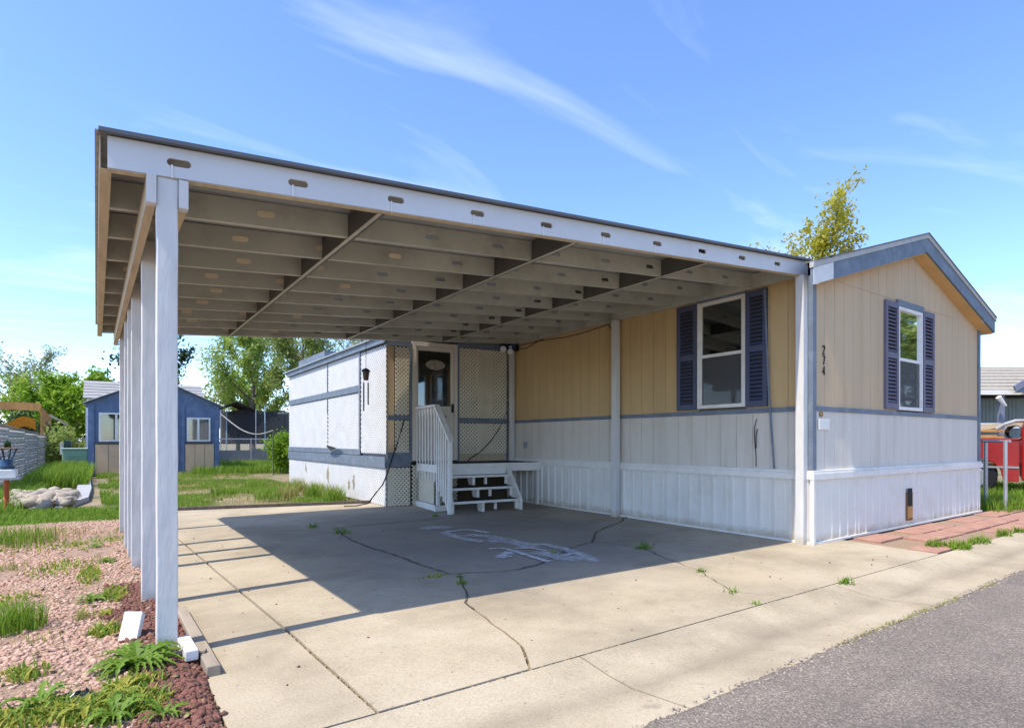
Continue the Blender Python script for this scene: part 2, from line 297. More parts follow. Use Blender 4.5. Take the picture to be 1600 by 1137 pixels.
M['polelight'] = mat('pole_pale_blue', (.30, .42, .50), .4)
M['orangewood'] = mat('cedar_wood', (.52, .27, .09), .75, .25, 6, stretch=(1, 1, .3))
M['green_box'] = mat('utility_green', (.30, .48, .32), .55, .15, 4)
M['dark_green'] = mat('dark_green_metal', (.04, .085, .065), .5, .2, 5)
M['plastic_slat'] = ramp_island('translucent_slat', [(.70, .73, .78), (.80, .82, .85)], .5, transl=.55)
M['fence_slat'] = mat('fence_slat_white', (.74, .77, .82), .5, .15, 6)
M['red'] = mat('red_truck_paint', (.33, .012, .012), .28, .2, 3, spec=.5, dirt=(.3, .08, .06), dirtscale=3, dirtamt=.3)
M['greysiding'] = mat('grey_siding', (.21, .26, .29), .75, .15, 3)
M['greyshingle'] = mat('neighbour_shingles', (.40, .36, .30), .9, .3, 9, bump=.3, bscale=50)
M['purpletrim'] = mat('purple_trim', (.17, .19, .26), .6)
M['paver'] = mat('red_flagstone', (.47, .27, .19), .85, .25, 5, bump=.3, bscale=50, island=.22, dirt=(.42, .32, .24), dirtscale=5, dirtamt=.5)
M['rust'] = mat('rusty_metal', (.30, .15, .05), .8, .5, 30)
M['ceramic'] = mat('blue_ceramic', (.03, .08, .16), .25, .3, 5, spec=.5)
M['orangepost'] = mat('orange_post', (.50, .10, .03), .6, .2, 10)
M['foam'] = mat('white_block', (.78, .77, .74), .8, .1, 20, bump=.3, bscale=60)
M['plastic'] = mat('black_plastic', (.015, .015, .017), .3, spec=.5)
M['slatefab'] = mat('concrete_edging', (.40, .40, .41), .9, .15, 4, bump=.3, bscale=30)

# ---------------------------------------------------------------- mesh helpers
class MB:
    def __init__(s): s.v = []; s.f = []
    def quad(s, a, b, c, d):
        n = len(s.v); s.v += [tuple(a), tuple(b), tuple(c), tuple(d)]; s.f.append((n, n + 1, n + 2, n + 3)); return s
    def hexa(s, p):     # 8 points: bottom 0-3 ccw, top 4-7
        n = len(s.v); s.v += [tuple(q) for q in p]
        s.f += [tuple(n + i for i in q) for q in ((3, 2, 1, 0), (4, 5, 6, 7), (0, 1, 5, 4), (1, 2, 6, 5), (2, 3, 7, 6), (3, 0, 4, 7))]; return s
    def box(s, x0, x1, y0, y1, z0, z1):
        return s.hexa([(x0, y0, z0), (x1, y0, z0), (x1, y1, z0), (x0, y1, z0), (x0, y0, z1), (x1, y0, z1), (x1, y1, z1), (x0, y1, z1)])
    def bar(s, a, b, w, h, up=(0, 0, 1)):       # box along a-b, w sideways, h along up
        a = Vector(a); b = Vector(b); d = (b - a).normalized(); side = d.cross(Vector(up)).normalized(); u = side.cross(d).normalized()
        sd = side * (w / 2); uu = u * (h / 2)
        return s.hexa([a - sd - uu, a + sd - uu, b + sd - uu, b - sd - uu, a - sd + uu, a + sd + uu, b + sd + uu, b - sd + uu])
    def prism(s, poly, z0, z1):                 # horizontal polygon extruded
        n = len(s.v); k = len(poly)
        s.v += [(p[0], p[1], z0) for p in poly] + [(p[0], p[1], z1) for p in poly]
        s.f.append(tuple(n + i for i in reversed(range(k)))); s.f.append(tuple(n + k + i for i in range(k)))
        for i in range(k): j = (i + 1) % k; s.f.append((n + i, n + j, n + k + j, n + k + i))
        return s
    def extr(s, poly, vec):                     # any planar polygon extruded by vec
        n = len(s.v); k = len(poly); vec = Vector(vec)
        s.v += [tuple(p) for p in poly] + [tuple(Vector(p) + vec) for p in poly]
        s.f.append(tuple(n + i for i in reversed(range(k)))); s.f.append(tuple(n + k + i for i in range(k)))
        for i in range(k): j = (i + 1) % k; s.f.append((n + i, n + j, n + k + j, n + k + i))
        return s
    def tube(s, path, rad, seg=8, cap=True):
        path = [Vector(p) for p in path]; rr = rad if isinstance(rad, (list, tuple)) else [rad] * len(path); n0 = len(s.v); up = Vector((0, 0, 1))
        for i, p in enumerate(path):
            d = (path[min(i + 1, len(path) - 1)] - path[max(i - 1, 0)]).normalized()
            a = d.cross(up if abs(d.z) < .95 else Vector((1, 0, 0))).normalized(); b = d.cross(a)
            for k in range(seg):
                t = 2 * math.pi * k / seg; s.v.append(tuple(p + (a * math.cos(t) + b * math.sin(t)) * rr[i]))
        for i in range(len(path) - 1):
            for k in range(seg):
                k2 = (k + 1) % seg; s.f.append((n0 + i * seg + k, n0 + i * seg + k2, n0 + (i + 1) * seg + k2, n0 + (i + 1) * seg + k))
        if cap:
            s.f.append(tuple(n0 + k for k in range(seg))); s.f.append(tuple(n0 + (len(path) - 1) * seg + k for k in reversed(range(seg))))
        return s
    def lathe(s, prof, c, seg=16):
        n0 = len(s.v)
        for r_, z in prof:
            for k in range(seg): t = 2 * math.pi * k / seg; s.v.append((c[0] + r_ * math.cos(t), c[1] + r_ * math.sin(t), c[2] + z))
        for i in range(len(prof) - 1):
            for k in range(seg):
                k2 = (k + 1) % seg; s.f.append((n0 + i * seg + k, n0 + i * seg + k2, n0 + (i + 1) * seg + k2, n0 + (i + 1) * seg + k))
        s.f.append(tuple(n0 + k for k in reversed(range(seg)))); s.f.append(tuple(n0 + (len(prof) - 1) * seg + k for k in range(seg)))
        return s
    def build(s, name, m, parent=None, bevel=0., smooth=False, tri=False):
        me = bpy.data.meshes.new(name); me.from_pydata(s.v, [], s.f); me.update()
        if tri or bevel:
            bm = bmesh.new(); bm.from_mesh(me); 
            if tri: bmesh.ops.triangulate(bm, faces=bm.faces[:])
            bmesh.ops.recalc_face_normals(bm, faces=bm.faces[:]); bm.to_mesh(me); bm.free()
        me.materials.append(M[m] if isinstance(m, str) else m)
        if smooth: me.shade_smooth()
        o = bpy.data.objects.new(name, me); C.objects.link(o); o.parent = parent
        if bevel:
            md = o.modifiers.new('bevel', 'BEVEL'); md.width = bevel; md.segments = 2; md.limit_method = 'ANGLE'; md.angle_limit = R(40)
        return o
def np_mesh(name, verts, faces, m, parent=None, smooth=False):
    verts = np.asarray(verts, dtype=np.float32); faces = np.asarray(faces, dtype=np.int32)
    me = bpy.data.meshes.new(name); k = faces.shape[1]
    me.vertices.add(len(verts)); me.vertices.foreach_set('co', verts.ravel())
    me.loops.add(faces.size); me.loops.foreach_set('vertex_index', faces.ravel())
    me.polygons.add(len(faces)); me.polygons.foreach_set('loop_start', np.arange(0, faces.size, k, dtype=np.int32))
    me.update(calc_edges=True); me.validate()
    me.materials.append(M[m])
    if smooth: me.shade_smooth()
    o = bpy.data.objects.new(name, me); C.objects.link(o); o.parent = parent; return o
def tag(o, label=None, cat=None, group=None, kind=None):
    if label: o['label'] = label
    if cat: o['category'] = cat
    if group: o['group'] = group
    if kind: o['kind'] = kind
    return o
def empty(name, loc=(0, 0, 0), rz=0, label=None, cat=None, group=None):
    o = bpy.data.objects.new(name, None); o.empty_display_size = .2; C.objects.link(o); o.location = loc; o.rotation_euler = (0, 0, rz)
    return tag(o, label, cat, group)
def thing(name, base, label, cat, group=None):
    """Empty at the thing's base; the parts are written in world coordinates and re-based on it"""
    return empty(name, base, 0, label, cat, group)
def adopt(root):
    """parts built in world coordinates keep their place under a root that is not at the origin"""
    off = Matrix.Translation(-root.location)
    for ch in root.children: ch.matrix_parent_inverse = off

# ---------------------------------------------------------------- ground, road, drive
YK = 2.12; YA = 1.47                       # back of the gutter, edge of the asphalt
def road_edge(xs):
    rr = random.Random(3); mb = MB()
    for x_ in xs:
        y_ = YA + .010 + .008 * math.sin(x_ * 2.3) + .016 * mnoise.noise((x_ * 5, 0, 1)) + .008 * rr.uniform(-1, 1); mb.v += [(x_, -6, -.003), (x_, .9, -.003), (x_, y_ - .03, .0025), (x_, y_, -.006)]
    for i in range(len(xs) - 1):
        q = 4 * i
        for k in range(3): mb.f.append((q + k, q + 4 + k, q + 5 + k, q + 1 + k))
    return mb.build('road', 'asphalt')
g = MB().quad((-400, -400, -.06), (400, -400, -.06), (400, 600, -.06), (-400, 600, -.06)).build('ground', 'soil'); tag(g, kind='structure')
g = road_edge([-60, -20, -5] + [i * .045 for i in range(0, 230)] + [11, 14, 20, 40, 90]); tag(g, kind='structure')
# gutter pan sections (below)
gutter = empty('gutter'); tag(gutter, kind='structure')
prof = [(YA, -.004), (YA + .12, -.016), (YA + .30, -.034), (YA + .44, -.026), (YK - .05, -.004), (YK - .006, 0)]
gx = [1.87 + 2.45 * k for k in range(-8, 17)]
for i in range(len(gx) - 1):
    x0, x1 = gx[i] + .005, gx[i + 1] - .005; mb = MB(); n = len(prof)
    for x in (x0, x1):
        mb.v += [(x, y + .008 * math.sin(x * 2.3) * (k == 0), z) for k, (y, z) in enumerate(prof)] + [(x, YK - .006, -.15), (x, YA, -.15)]
    t = n + 2
    for k in range(t): mb.f.append((k, (k + 1) % t, t + (k + 1) % t, t + k))
    mb.f.append(tuple(range(t))); mb.f.append(tuple(t + k for k in reversed(range(t))))
    mb.build('gutter_section', 'gutter', gutter)
# concrete drive: slabs parted by joints and cracks
def poly_px(*pts): return [G(*p).xy for p in pts]
def wobble(a, b, n, amp, seed):
    rr = random.Random(seed); out_ = []
    for i in range(1, n):
        t = i / n; p = a.lerp(b, t); d = (b - a).normalized(); out_.append(p + Vector((-d.y, d.x)) * rr.uniform(-amp, amp))
    return out_
def path(pts, amp=.012, step=.09, seed=1):
    o = [Vector(pts[0])]
    for i in range(len(pts) - 1):
        a, b = Vector(pts[i]), Vector(pts[i + 1]); n = max(1, int((b - a).length / step)); o += wobble(a, b, n, amp, seed + i * 7) + [b]
    return o
XL = .34; XWALL = 5.824; YWALL = 3.056
J1 = path([(.843, YK), (.797, 3.295), (.733, 4.37), (.65, 5.9), (.55, 7.6), (.45, 10.02)], .003, .3, 3)
cA = path([(1.575, YK)] + [tuple(p) for p in poly_px((815, 1010), (785, 985), (760, 966), (740, 952), (727, 942), (730, 930), (722, 912), (717, 897))], .012, .08, 9)
nodeN = cA[-1]
cB = path([tuple(nodeN)] + [tuple(p) for p in poly_px((700, 897), (680, 890), (650, 880), (620, 869), (580, 856), (547, 843), (521, 826))], .012, .09, 21)
nodeW = cB[-1]
cB2 = path([tuple(nodeW)] + [tuple(p) for p in poly_px((455, 829), (381, 832))], .006, .12, 26) 
jx = .60; cB2 = cB2 + [Vector((.612, 6.6))]
cBE = path([tuple(nodeW)] + [tuple(p) for p in poly_px((560, 821), (630, 815), (680, 811), (740, 805))] + [(5.2, 6.9), (XWALL, 6.75)], .006, .12, 28)
cC = path([tuple(nodeN)] + [tuple(p) for p in poly_px((732, 895), (770, 894), (810, 890), (845, 881), (892, 857), (925, 847), (932, 830), (970, 815))] + [(XWALL, 5.62)], .013, .09, 33)
cD = path([(3.72, YK)] + [tuple(p) for p in poly_px((1145, 924), (1092, 891), (1035, 870), (1005, 856), (960, 850), (925, 847))], .012, .09, 41)
def shrink(poly, d):
    n = len(poly); A = sum(poly[i].x * poly[(i + 1) % n].y - poly[(i + 1) % n].x * poly[i].y for i in range(n))
    sgn = 1 if A > 0 else -1; o = []
    for i in range(n):
        a, b, c = poly[i - 1], poly[i], poly[(i + 1) % n]
        d1 = (b - a).normalized(); d2 = (c - b).normalized(); t = (d1 + d2)
        if t.length < .2: t = d1
        t.normalize(); o.append(b + Vector((-t.y, t.x)) * sgn * d)
    return o if sgn > 0 else o[::-1]
def cidx(pl, p): return min(range(len(pl)), key=lambda i: (pl[i] - p).length)
drive = empty('driveway'); tag(drive, kind='structure')
def slab(poly, d=.008, dz=0.):
    p = shrink([Vector(q) for q in poly], d); MB().prism(p, -.12, dz).build('slab', 'concrete', drive, tri=True)
jm = cidx(J1, Vector((.612, 6.6)))
J1s = J1[:]; J1s[jm] = Vector((.612, 6.6))
backL = Vector((.30, 10.09)); backJ = J1s[-1]; backR = Vector((3.60, 9.28))
slab([Vector((XL, YK + .2)), Vector((.60, YK))] + J1s + [backL])                                                          # left strip
slab(J1s[:jm + 1] + cB2[::-1][1:] + cB[::-1][1:] + cA[::-1][1:], dz=.003)                                                 # M1
iC = cidx(cC, cD[-1])
slab(cA + cC[1:iC] + cD[::-1], dz=.001)                                                                                 # M2
slab(cD + cC[iC + 1:] + [Vector((XWALL + .03, YWALL)), Vector((6.36, YWALL)), Vector((6.30, YK))], dz=-.001)              # M3
slab(cB + cBE[1:] + cC[::-1][:-1], dz=-.002)                                                                            # M4 (middle, under the roof)
slab(cB2[::-1][:1] + J1s[jm + 1:] + [backR, Vector((3.62, 8.95)), Vector((XWALL, 8.75))] + cBE[::-1] + cB2[1:-1], dz=.0)      # M5 back
# dirt filling the joints sits just below
g = MB().quad((XL, YK, -.058), (6.4, YK, -.058), (6.4, 10.1, -.058), (XL, 10.1, -.058)).build('joint_soil', 'soil', drive)
# grime caught along the cracks
M['grime'] = mat('crack_grime', (.13, .11, .088), .95, .4, 40)
def grime(pl, w0, w1, seed):
    rr = random.Random(seed); mb = MB(); P_ = []
    for i in range(len(pl) - 1):
        for t in (0, .5): P_.append(pl[i].lerp(pl[i + 1], t))
    P_.append(pl[-1])
    for i, p in enumerate(P_):
        d = (P_[min(i + 1, len(P_) - 1)] - P_[max(i - 1, 0)]).normalized(); s_ = Vector((-d.y, d.x)); a, b = rr.uniform(w0, w1) * (rr.random() > .12), rr.uniform(w0, w1)
        mb.v += [(*(p - s_ * a), .0075), (*(p + s_ * b), .0075)]
    for i in range(len(P_) - 1): mb.f.append((2 * i, 2 * i + 2, 2 * i + 3, 2 * i + 1))
    mb.build('crack_grime', 'grime', drive)
grime(cB, .002, .017, 1); grime(cC, .001, .015, 2); grime(cBE[:int(len(cBE) * .6)], .001, .014, 3); grime(cB2, .001, .012, 4); grime(cD[len(cD) // 2:], .001, .008, 5); grime(cA[len(cA) // 2:], .001, .008, 6)
# spray-painted strokes on the concrete
def stroke(pts, w, mb, cov, amt=.9):
    P = [Vector(p) for p in pts]; n0 = len(mb.v)
    for i, p in enumerate(P):
        d = (P[min(i + 1, len(P) - 1)] - P[max(i - 1, 0)]).normalized(); s_ = Vector((-d.y, d.x))
        for k, q in enumerate((-1, -.4, .4, 1)): mb.v.append((*(p + s_ * w * q), .0085 + .0004 * (len(mb.f) % 7))); cov.append(0. if k in (0, 3) or i in (0, len(P) - 1) else amt)
    for i in range(len(P) - 1):
        for k in range(3): a = n0 + i * 4 + k; mb.f.append((a, a + 1, a + 5, a + 4))
sp = MB(); cov = []
for pts, wd in (([(655, 827), (680, 824), (705, 826)], .10), ([(688, 831), (710, 839), (735, 845), (757, 847)], .06), ([(690, 832), (730, 828), (770, 834)], .035),
                ([(757, 846), (790, 845), (812, 850), (835, 858)], .09), ([(760, 858), (785, 857), (805, 862), (830, 870), (858, 879)], .028),
                ([(798, 862), (786, 868), (779, 873)], .04), ([(783, 872), (803, 869)], .018), ([(788, 866), (806, 866)], .014), ([(850, 880), (862, 876)], .016),
                ([(800, 858), (830, 857), (858, 862)], .02), ([(880, 868), (905, 864)], .022), ([(815, 853), (850, 851), (880, 858), (920, 872), (930, 880)], .05),
                ([(840, 862), (880, 872), (915, 876)], .10), ([(725, 836), (760, 838), (800, 846)], .07)):
    q = [G(*p).xy for p in pts]; pp = [q[0]]
    for i in range(len(q) - 1):
        for t in (.25, .5, .75, 1): pp.append(q[i].lerp(q[i + 1], t))
    stroke(pp, wd * 1.5, sp, cov, .62 if wd >= .05 else .95)
so = sp.build('spray_paint_mark', 'spray', drive)
at_ = so.data.attributes.new('cover', 'FLOAT', 'POINT'); at_.data.foreach_set('value', cov)

# ---------------------------------------------------------------- carport
RB0, RSL = 2.31, .0719                                     # joist underside at the left end, rise per metre towards the house
carport = thing('carport', (0, 3.25, 0), 'white flat-roofed metal carport on wooden posts beside the mobile home', 'carport')
def cp(a, b):                                              # a along the joists, b back from the front fascia
    k = .018 * max(0, 1 - a / 4.5)
    return Vector((a - k * b, 3.25 - .0227 * (a + .06) + b))
def zb(a): return RB0 + RSL * (a + .011)
JD = .147; A0, A1 = -.016, 5.86
HOLES = [.271 + .5612 * i for i in range(10)]
KN = {}
def joist(b, first):
    """C joist: web with ten slotted holes and a bottom flange"""
    mb = MB(); off = 0 if first else (random.random() - .5) * .25
    holes = [h + off for h in HOLES if A0 + .12 < h + off < A1 - .1]
    KN[round(b / .55)] = holes
    def P(a, h, bb=0.): q = cp(a, b + bb); return (q.x, q.y, zb(a) + h)
    edges = [A0]
    for i, h in enumerate(holes): edges.append(A1 if i == len(holes) - 1 else (h + holes[i + 1]) / 2)
    N = 16; hw, hh = .052, .019
    for i, h in enumerate(holes):
        e0, e1 = edges[i], edges[i + 1]
        ring_o, ring_i = [], []
        for k in range(N):
            t = 2 * math.pi * (k + .5) / N; cx, cy = math.cos(t), math.sin(t)
            sxn = (hw - hh) * (1 if cx > 0 else -1)
            ring_i.append((h + sxn + hh * cx, .074 + hh * cy))
            m_ = max(abs(cx), abs(cy)); ux, uy = cx / m_, cy / m_
            ring_o.append(((h + (e1 - h) * ux) if ux > 0 else (h + (h - e0) * ux), .0735 + .0735 * uy))
        n0 = len(mb.v)
        for ring in (ring_o, ring_i): mb.v += [P(a, hgt) for a, hgt in ring]
        mb.v += [P(a, hgt, .012) for a, hgt in ring_i]
        for k in range(N):
            k2 = (k + 1) % N
            mb.f.append((n0 + k, n0 + k2, n0 + N + k2, n0 + N + k)); mb.f.append((n0 + N + k, n0 + N + k2, n0 + 2 * N + k2, n0 + 2 * N + k))
        # corners of the rectangle not on the ring
        for (ua, ub) in (((1, 1), 1), ((-1, 1), 3), ((-1, -1), 5), ((1, -1), 7)):
            ca = e1 if ua[0] > 0 else e0; ch = .147 if ua[1] > 0 else 0.
            kk = min(range(N), key=lambda k: abs((k + .5) / N * 8 - ub)); k_a = int(ub / 8 * N - .5); k_b = k_a + 1
            nn = len(mb.v); mb.v.append(P(ca, ch)); mb.f.append((n0 + k_a, nn, n0 + k_b))
    # flanges top and bottom, lip
    L_ = 24
    for (h0, b0, h1, b1) in ((0, 0, 0, .042), (0, .042, .012, .042), (JD, 0, JD, .042)):
        n0 = len(mb.v)
        for i in range(L_ + 1):
            a = A0 + (A1 - A0) * i / L_; mb.v += [P(a, h0 - (.0006 if h0 == 0 else 0), b0), P(a, h1, b1)]
        for i in range(L_): q = n0 + 2 * i; mb.f.append((q, q + 1, q + 3, q + 2))
    return mb
for i in range(10):
    jb = joist(.55 * i, i == 0); o = jb.build('front_fascia' if i == 0 else 'joist', 'fascia' if i == 0 else 'under', carport)
    if i == 0: tag(o, 'white painted front fascia with slotted holes')
M['slotlit'] = mat('lit_slot_tan', (.74, .62, .42), .5, .15, 8)  # pale plates added over the slots; brightness behind them put into the colour
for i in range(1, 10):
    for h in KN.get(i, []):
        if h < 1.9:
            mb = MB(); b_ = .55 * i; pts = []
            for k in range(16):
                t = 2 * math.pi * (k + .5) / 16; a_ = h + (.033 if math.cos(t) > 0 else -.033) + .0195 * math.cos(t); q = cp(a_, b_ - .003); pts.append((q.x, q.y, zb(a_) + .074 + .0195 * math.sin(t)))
            mb.extr(pts, (0, .002, 0)); mb.build('lit_slot_plate', 'slotlit', carport)
# tan strip under the fascia, warm ground bounce put into its colour; drip straps
mb = MB(); 
q = [cp(A0 + .01, .003), cp(A1, .003), cp(A1, .05), cp(A0 + .01, .05)]; zz = [zb(A0), zb(A1), zb(A1), zb(A0)]
mb.hexa([(p.x, p.y, z - .004) for p, z in zip(q, zz)] + [(p.x, p.y, z - .0008) for p, z in zip(q, zz)]); mb.build('fascia_flange', 'trimtan', carport)
for h in HOLES:
    p = cp(h - .03, -.003); z = zb(h); MB().box(p.x - .004, p.x + .004, p.y - .002, p.y + .002, z - .006, z + .058).build('strap', 'white', carport)
# three beams crossing under the deck
for a0, lab in ((1.318, 0), (2.813, 0), (4.324, 0)):
    mb = MB(); p, q = cp(a0, .045), cp(a0, 4.99); z = zb(a0)
    mb.hexa([(p.x - .02, p.y, z - .006), (p.x + .025, p.y, z - .006), (q.x + .025, q.y, z - .006), (q.x - .02, q.y, z - .006),
             (p.x - .02, p.y, z + .144), (p.x + .025, p.y, z + .144), (q.x + .025, q.y, z + .144), (q.x - .02, q.y, z + .144)]); mb.build('beam', 'beam', carport)
    mb = MB(); mb.hexa([(p.x - .02, p.y, z - .011), (p.x + .004, p.y, z - .011), (q.x + .004, q.y, z - .011), (q.x - .02, q.y, z - .011),
                        (p.x - .02, p.y, z - .0065), (p.x + .004, p.y, z - .0065), (q.x + .004, q.y, z - .0065), (q.x - .02, q.y, z - .0065)]); mb.build('beam_flange', 'under', carport)
# ledger along the house wall, back rim, left rim
def rim(a0, b0, a1, b1, w0, w1, h0, h1, name, m):
    p, q = cp(a0, b0), cp(a1, b1); d = (q - p).normalized(); s_ = Vector((-d.y, d.x))
    A, B, C_, D = p + s_ * w0, q + s_ * w0, q + s_ * w1, p + s_ * w1; za, zc = zb(a0), zb(a1)
    MB().hexa([(A.x, A.y, za + h0), (B.x, B.y, zc + h0), (C_.x, C_.y, zc + h0), (D.x, D.y, za + h0), (A.x, A.y, za + h1), (B.x, B.y, zc + h1), (C_.x, C_.y, zc + h1), (D.x, D.y, za + h1)]).build(name, m, carport)
rim(5.77, .06, 5.79, 5.0, -.02, .02, -.008, .145, 'ledger', 'under')
rim(-.03, 5.02, 5.80, 5.02, -.015, .015, -.003, .146, 'back_rim', 'under')
rim(-.012, .02, -.012, 5.3, -.012, .034, -.004, -.001, 'edge_flange', 'trimtan')
rim(-.012, .02, -.012, 5.3, .030, .035, -.001, .151, 'edge_trim', 'trimtan')
# corrugated roof sheets, ribs running along the slope, overhanging left
SB0, SB1 = -.035, 5.36; nS = 8
for s_i in range(nS):
    b0 = SB0 + (SB1 - SB0) * s_i / nS; b1 = SB0 + (SB1 - SB0) * (s_i + 1) / nS + .02; mb = MB(); K = 42; L_ = 12
    for top in (0, 1):
        for i in range(K + 1):
            b = b0 + (b1 - b0) * i / K; ph = (b / .115) % 1; hgt = .010 if ph < .3 else (.010 * (1 - (ph - .3) / .1) if ph < .4 else (0 if ph < .9 else .010 * (ph - .9) / .1))
            for j in range(L_ + 1):
                a = -.064 + (5.85 + .064) * j / L_; q = cp(a, b); mb.v.append((q.x, q.y, zb(a) + JD + .003 + .0015 * (s_i % 2) + hgt + .004 * top + .004 * mnoise.noise((a * .8, b * 1.3, 3.1))))
    n1 = (K + 1) * (L_ + 1)
    for i in range(K):
        for j in range(L_):
            q = i * (L_ + 1) + j; mb.f.append((q, q + 1, q + L_ + 2, q + L_ + 1)); q += n1; mb.f.append((q, q + L_ + 1, q + L_ + 2, q + 1))
    for i in range(K):
        q = i * (L_ + 1); mb.f.append((q, q + L_ + 1, q + L_ + 1 + n1, q + n1)); q += L_; mb.f.append((q, q + n1, q + L_ + 1 + n1, q + L_ + 1))
    for j in range(L_): mb.f.append((j, j + n1, j + 1 + n1, j + 1)); q = K * (L_ + 1) + j; mb.f.append((q, q + 1, q + 1 + n1, q + n1))
    mb.build('roof_sheet', 'roofmetal', carport)
# dark edge flashing over the fascia
rim(-.05, -.038, 5.86, -.038, -.006, .02, JD + .001, JD + .019, 'roof_edge_flashing', mat('edge_dark', (.12, .13, .15), .5, .2, 4))
# left row of posts and the doubled header
POSTS = [(.178, 3.25), (.155, 4.31), (.128, 5.49), (.113, 5.99), (.098, 6.60), (.072, 7.79)]
def post(x0, x1, y0, y1, z0, z1, name='post', m='post'):
    mb = MB(); n = 14; rr = random.Random(int(y0 * 100))
    for i in range(n + 1):
        z = z0 + (z1 - z0) * i / n; dx = rr.uniform(-.0015, .0015); dy = rr.uniform(-.0015, .0015)
        mb.v += [(x0 + dx, y0 + dy, z), (x1 + dx, y0 + dy, z), (x1 + dx, y1 + dy, z), (x0 + dx, y1 + dy, z)]
    for i in range(n):
        for k in range(4): mb.f.append((4 * i + k, 4 * i + (k + 1) % 4, 4 * i + 4 + (k + 1) % 4, 4 * i + 4 + k))
    mb.f.append((3, 2, 1, 0)); mb.f.append(tuple(4 * n + k for k in range(4)))
    return mb.build(name, m, carport, bevel=.005)
for x, y in POSTS: post(x, x + .089, y, y + .089, -.05, zb(x) - .004 if y > 3.3 else zb(x) + .001)
for dx0, dx1, lab in ((-.042, -.003, 'left'), (.092, .131, 'right')):
    p = (.178, 3.235); q = (.060, 8.35); z0, z1 = 2.185, 2.318
    MB().hexa([(p[0] + dx0, p[1], z0), (p[0] + dx1, p[1], z0), (q[0] + dx1, q[1], z0), (q[0] + dx0, q[1], z0), (p[0] + dx0, p[1], z1), (p[0] + dx1, p[1], z1), (q[0] + dx1, q[1], z1), (q[0] + dx0, q[1], z1)]).build('header_board', 'trimtan', carport)
    MB().box(p[0] + dx0 - .001, p[0] + dx1 + .001, p[1] - .004, p[1] + .05, z0 - .001, z1 + .002).build('header_end', 'post', carport)
post(5.715, 5.80, 3.085, 3.17, -.01, zb(5.75) - .003)
post(5.70, 5.785, 5.70, 5.785, -.01, zb(5.75) - .012)
post(5.73, 5.80, 8.26, 8.345, -.01, zb(5.75) - .012)
adopt(carport)

# ---------------------------------------------------------------- mobile home
HX0, HX1, HY0, HY1 = XWALL, 10.53, YWALL, 19.0
PKX, PKZ, SL = 8.24, 3.363, .303                            # soffit line under the gable
home = thing('mobile_home', (HX0, HY0, 0), 'single-wide mobile home with tan upper siding, white lower siding and blue trim', 'mobile home')
def soff(x): return PKZ - SL * abs(x - PKX)
ZL0, ZL1, ZB0, ZB1 = .651, .745, 1.352, 1.402
MB().box(HX0 + .035, HX1 - .035, HY0 + .035, HY1, .1, 2.66).build('wall_core', 'groove', home)
mb = MB(); mb.extr([(HX0 + .035, HY0 + .036, 2.6), (HX1 - .035, HY0 + .036, 2.6), (HX1 - .035, HY0 + .036, soff(HX1)), (PKX, HY0 + .036, PKZ), (HX0 + .035, HY0 + .036, soff(HX0))], (0, .1, 0)); mb.build('gable_core', 'groove', home)
PITCH = .2032; GAP = .0045
WIN_E = (7.772, 8.477, 1.42, 2.67); WIN_L = (3.792, 4.434, 1.43, 2.69)
def plank_e(x0, x1, z0, f1, m):
    def zt(x): return f1(x) if callable(f1) else f1
    pts = [(x0, z0), (x1, z0), (x1, zt(x1))] + ([(PKX, PKZ)] if callable(f1) and x0 < PKX < x1 else []) + [(x0, zt(x0))]
    MB().extr([(a, HY0, b) for a, b in pts], (0, .03, 0)).build('siding_plank', m, home)
x = HX0 + .05; first = True
while x < HX1 - .02:
    x1 = min(x + PITCH - GAP, HX1 - .005)
    plank_e(x, x1, ZL1 - .01, ZB0 + .01, 'cream')
    segs = [(x, x1)]
    a, b = WIN_E[0], WIN_E[1]
    for (u, v) in segs:
        if v <= a or u >= b: plank_e(u, v, ZB1 - .01, soff, 'tan')
        else:
            if u < a: plank_e(u, a, ZB1 - .01, soff, 'tan'); u = a
            if v > b: plank_e(b, v, ZB1 - .01, soff, 'tan'); v = b
            plank_e(u, v, WIN_E[3], soff, 'tan')
    x += PITCH
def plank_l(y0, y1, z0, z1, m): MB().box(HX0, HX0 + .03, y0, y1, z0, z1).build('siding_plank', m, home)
y = HY0 + .05
while y < 8.5:
    y1 = y + PITCH - GAP
    plank_l(y, y1, ZL1 - .01, ZB0 + .01, 'cream')
    a, b = WIN_L[0], WIN_L[1]
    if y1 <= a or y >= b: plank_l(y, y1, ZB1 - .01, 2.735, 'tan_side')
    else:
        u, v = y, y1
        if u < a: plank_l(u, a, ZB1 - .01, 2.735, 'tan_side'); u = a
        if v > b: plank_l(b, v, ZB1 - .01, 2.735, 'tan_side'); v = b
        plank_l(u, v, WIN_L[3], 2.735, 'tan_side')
    y += PITCH
# horizontal seam flashing on the gable
MB().box(6.35, 9.6, HY0 - .005, HY0 + .003, 2.735, 2.748).build('gable_seam', 'tan', home)
MB().box(HX0 - .006, HX1 + .006, HY0 - .014, HY0 + .01, ZB0, ZB1).build('band_trim', 'blue', home, bevel=.002)
MB().box(HX0 - .014, HX0 + .01, HY0 + .012, 8.5, ZB0, ZB1).build('band_trim', 'blue', home, bevel=.002)
def corner(xa, xb, ya, yb): MB().box(xa, xb, ya, yb, ZL1 + .002, 2.72).build('corner_trim', 'blue', home, bevel=.002)
corner(HX0 - .018, HX0 + .055, HY0 - .018, HY0 - .001); corner(HX0 - .018, HX0 - .001, HY0 - .0005, HY0 + .055); corner(HX1 - .06, HX1 + .018, HY0 - .019, HY0 - .001); corner(HX1 + .001, HX1 + .019, HY0 - .0005, HY0 + .06)
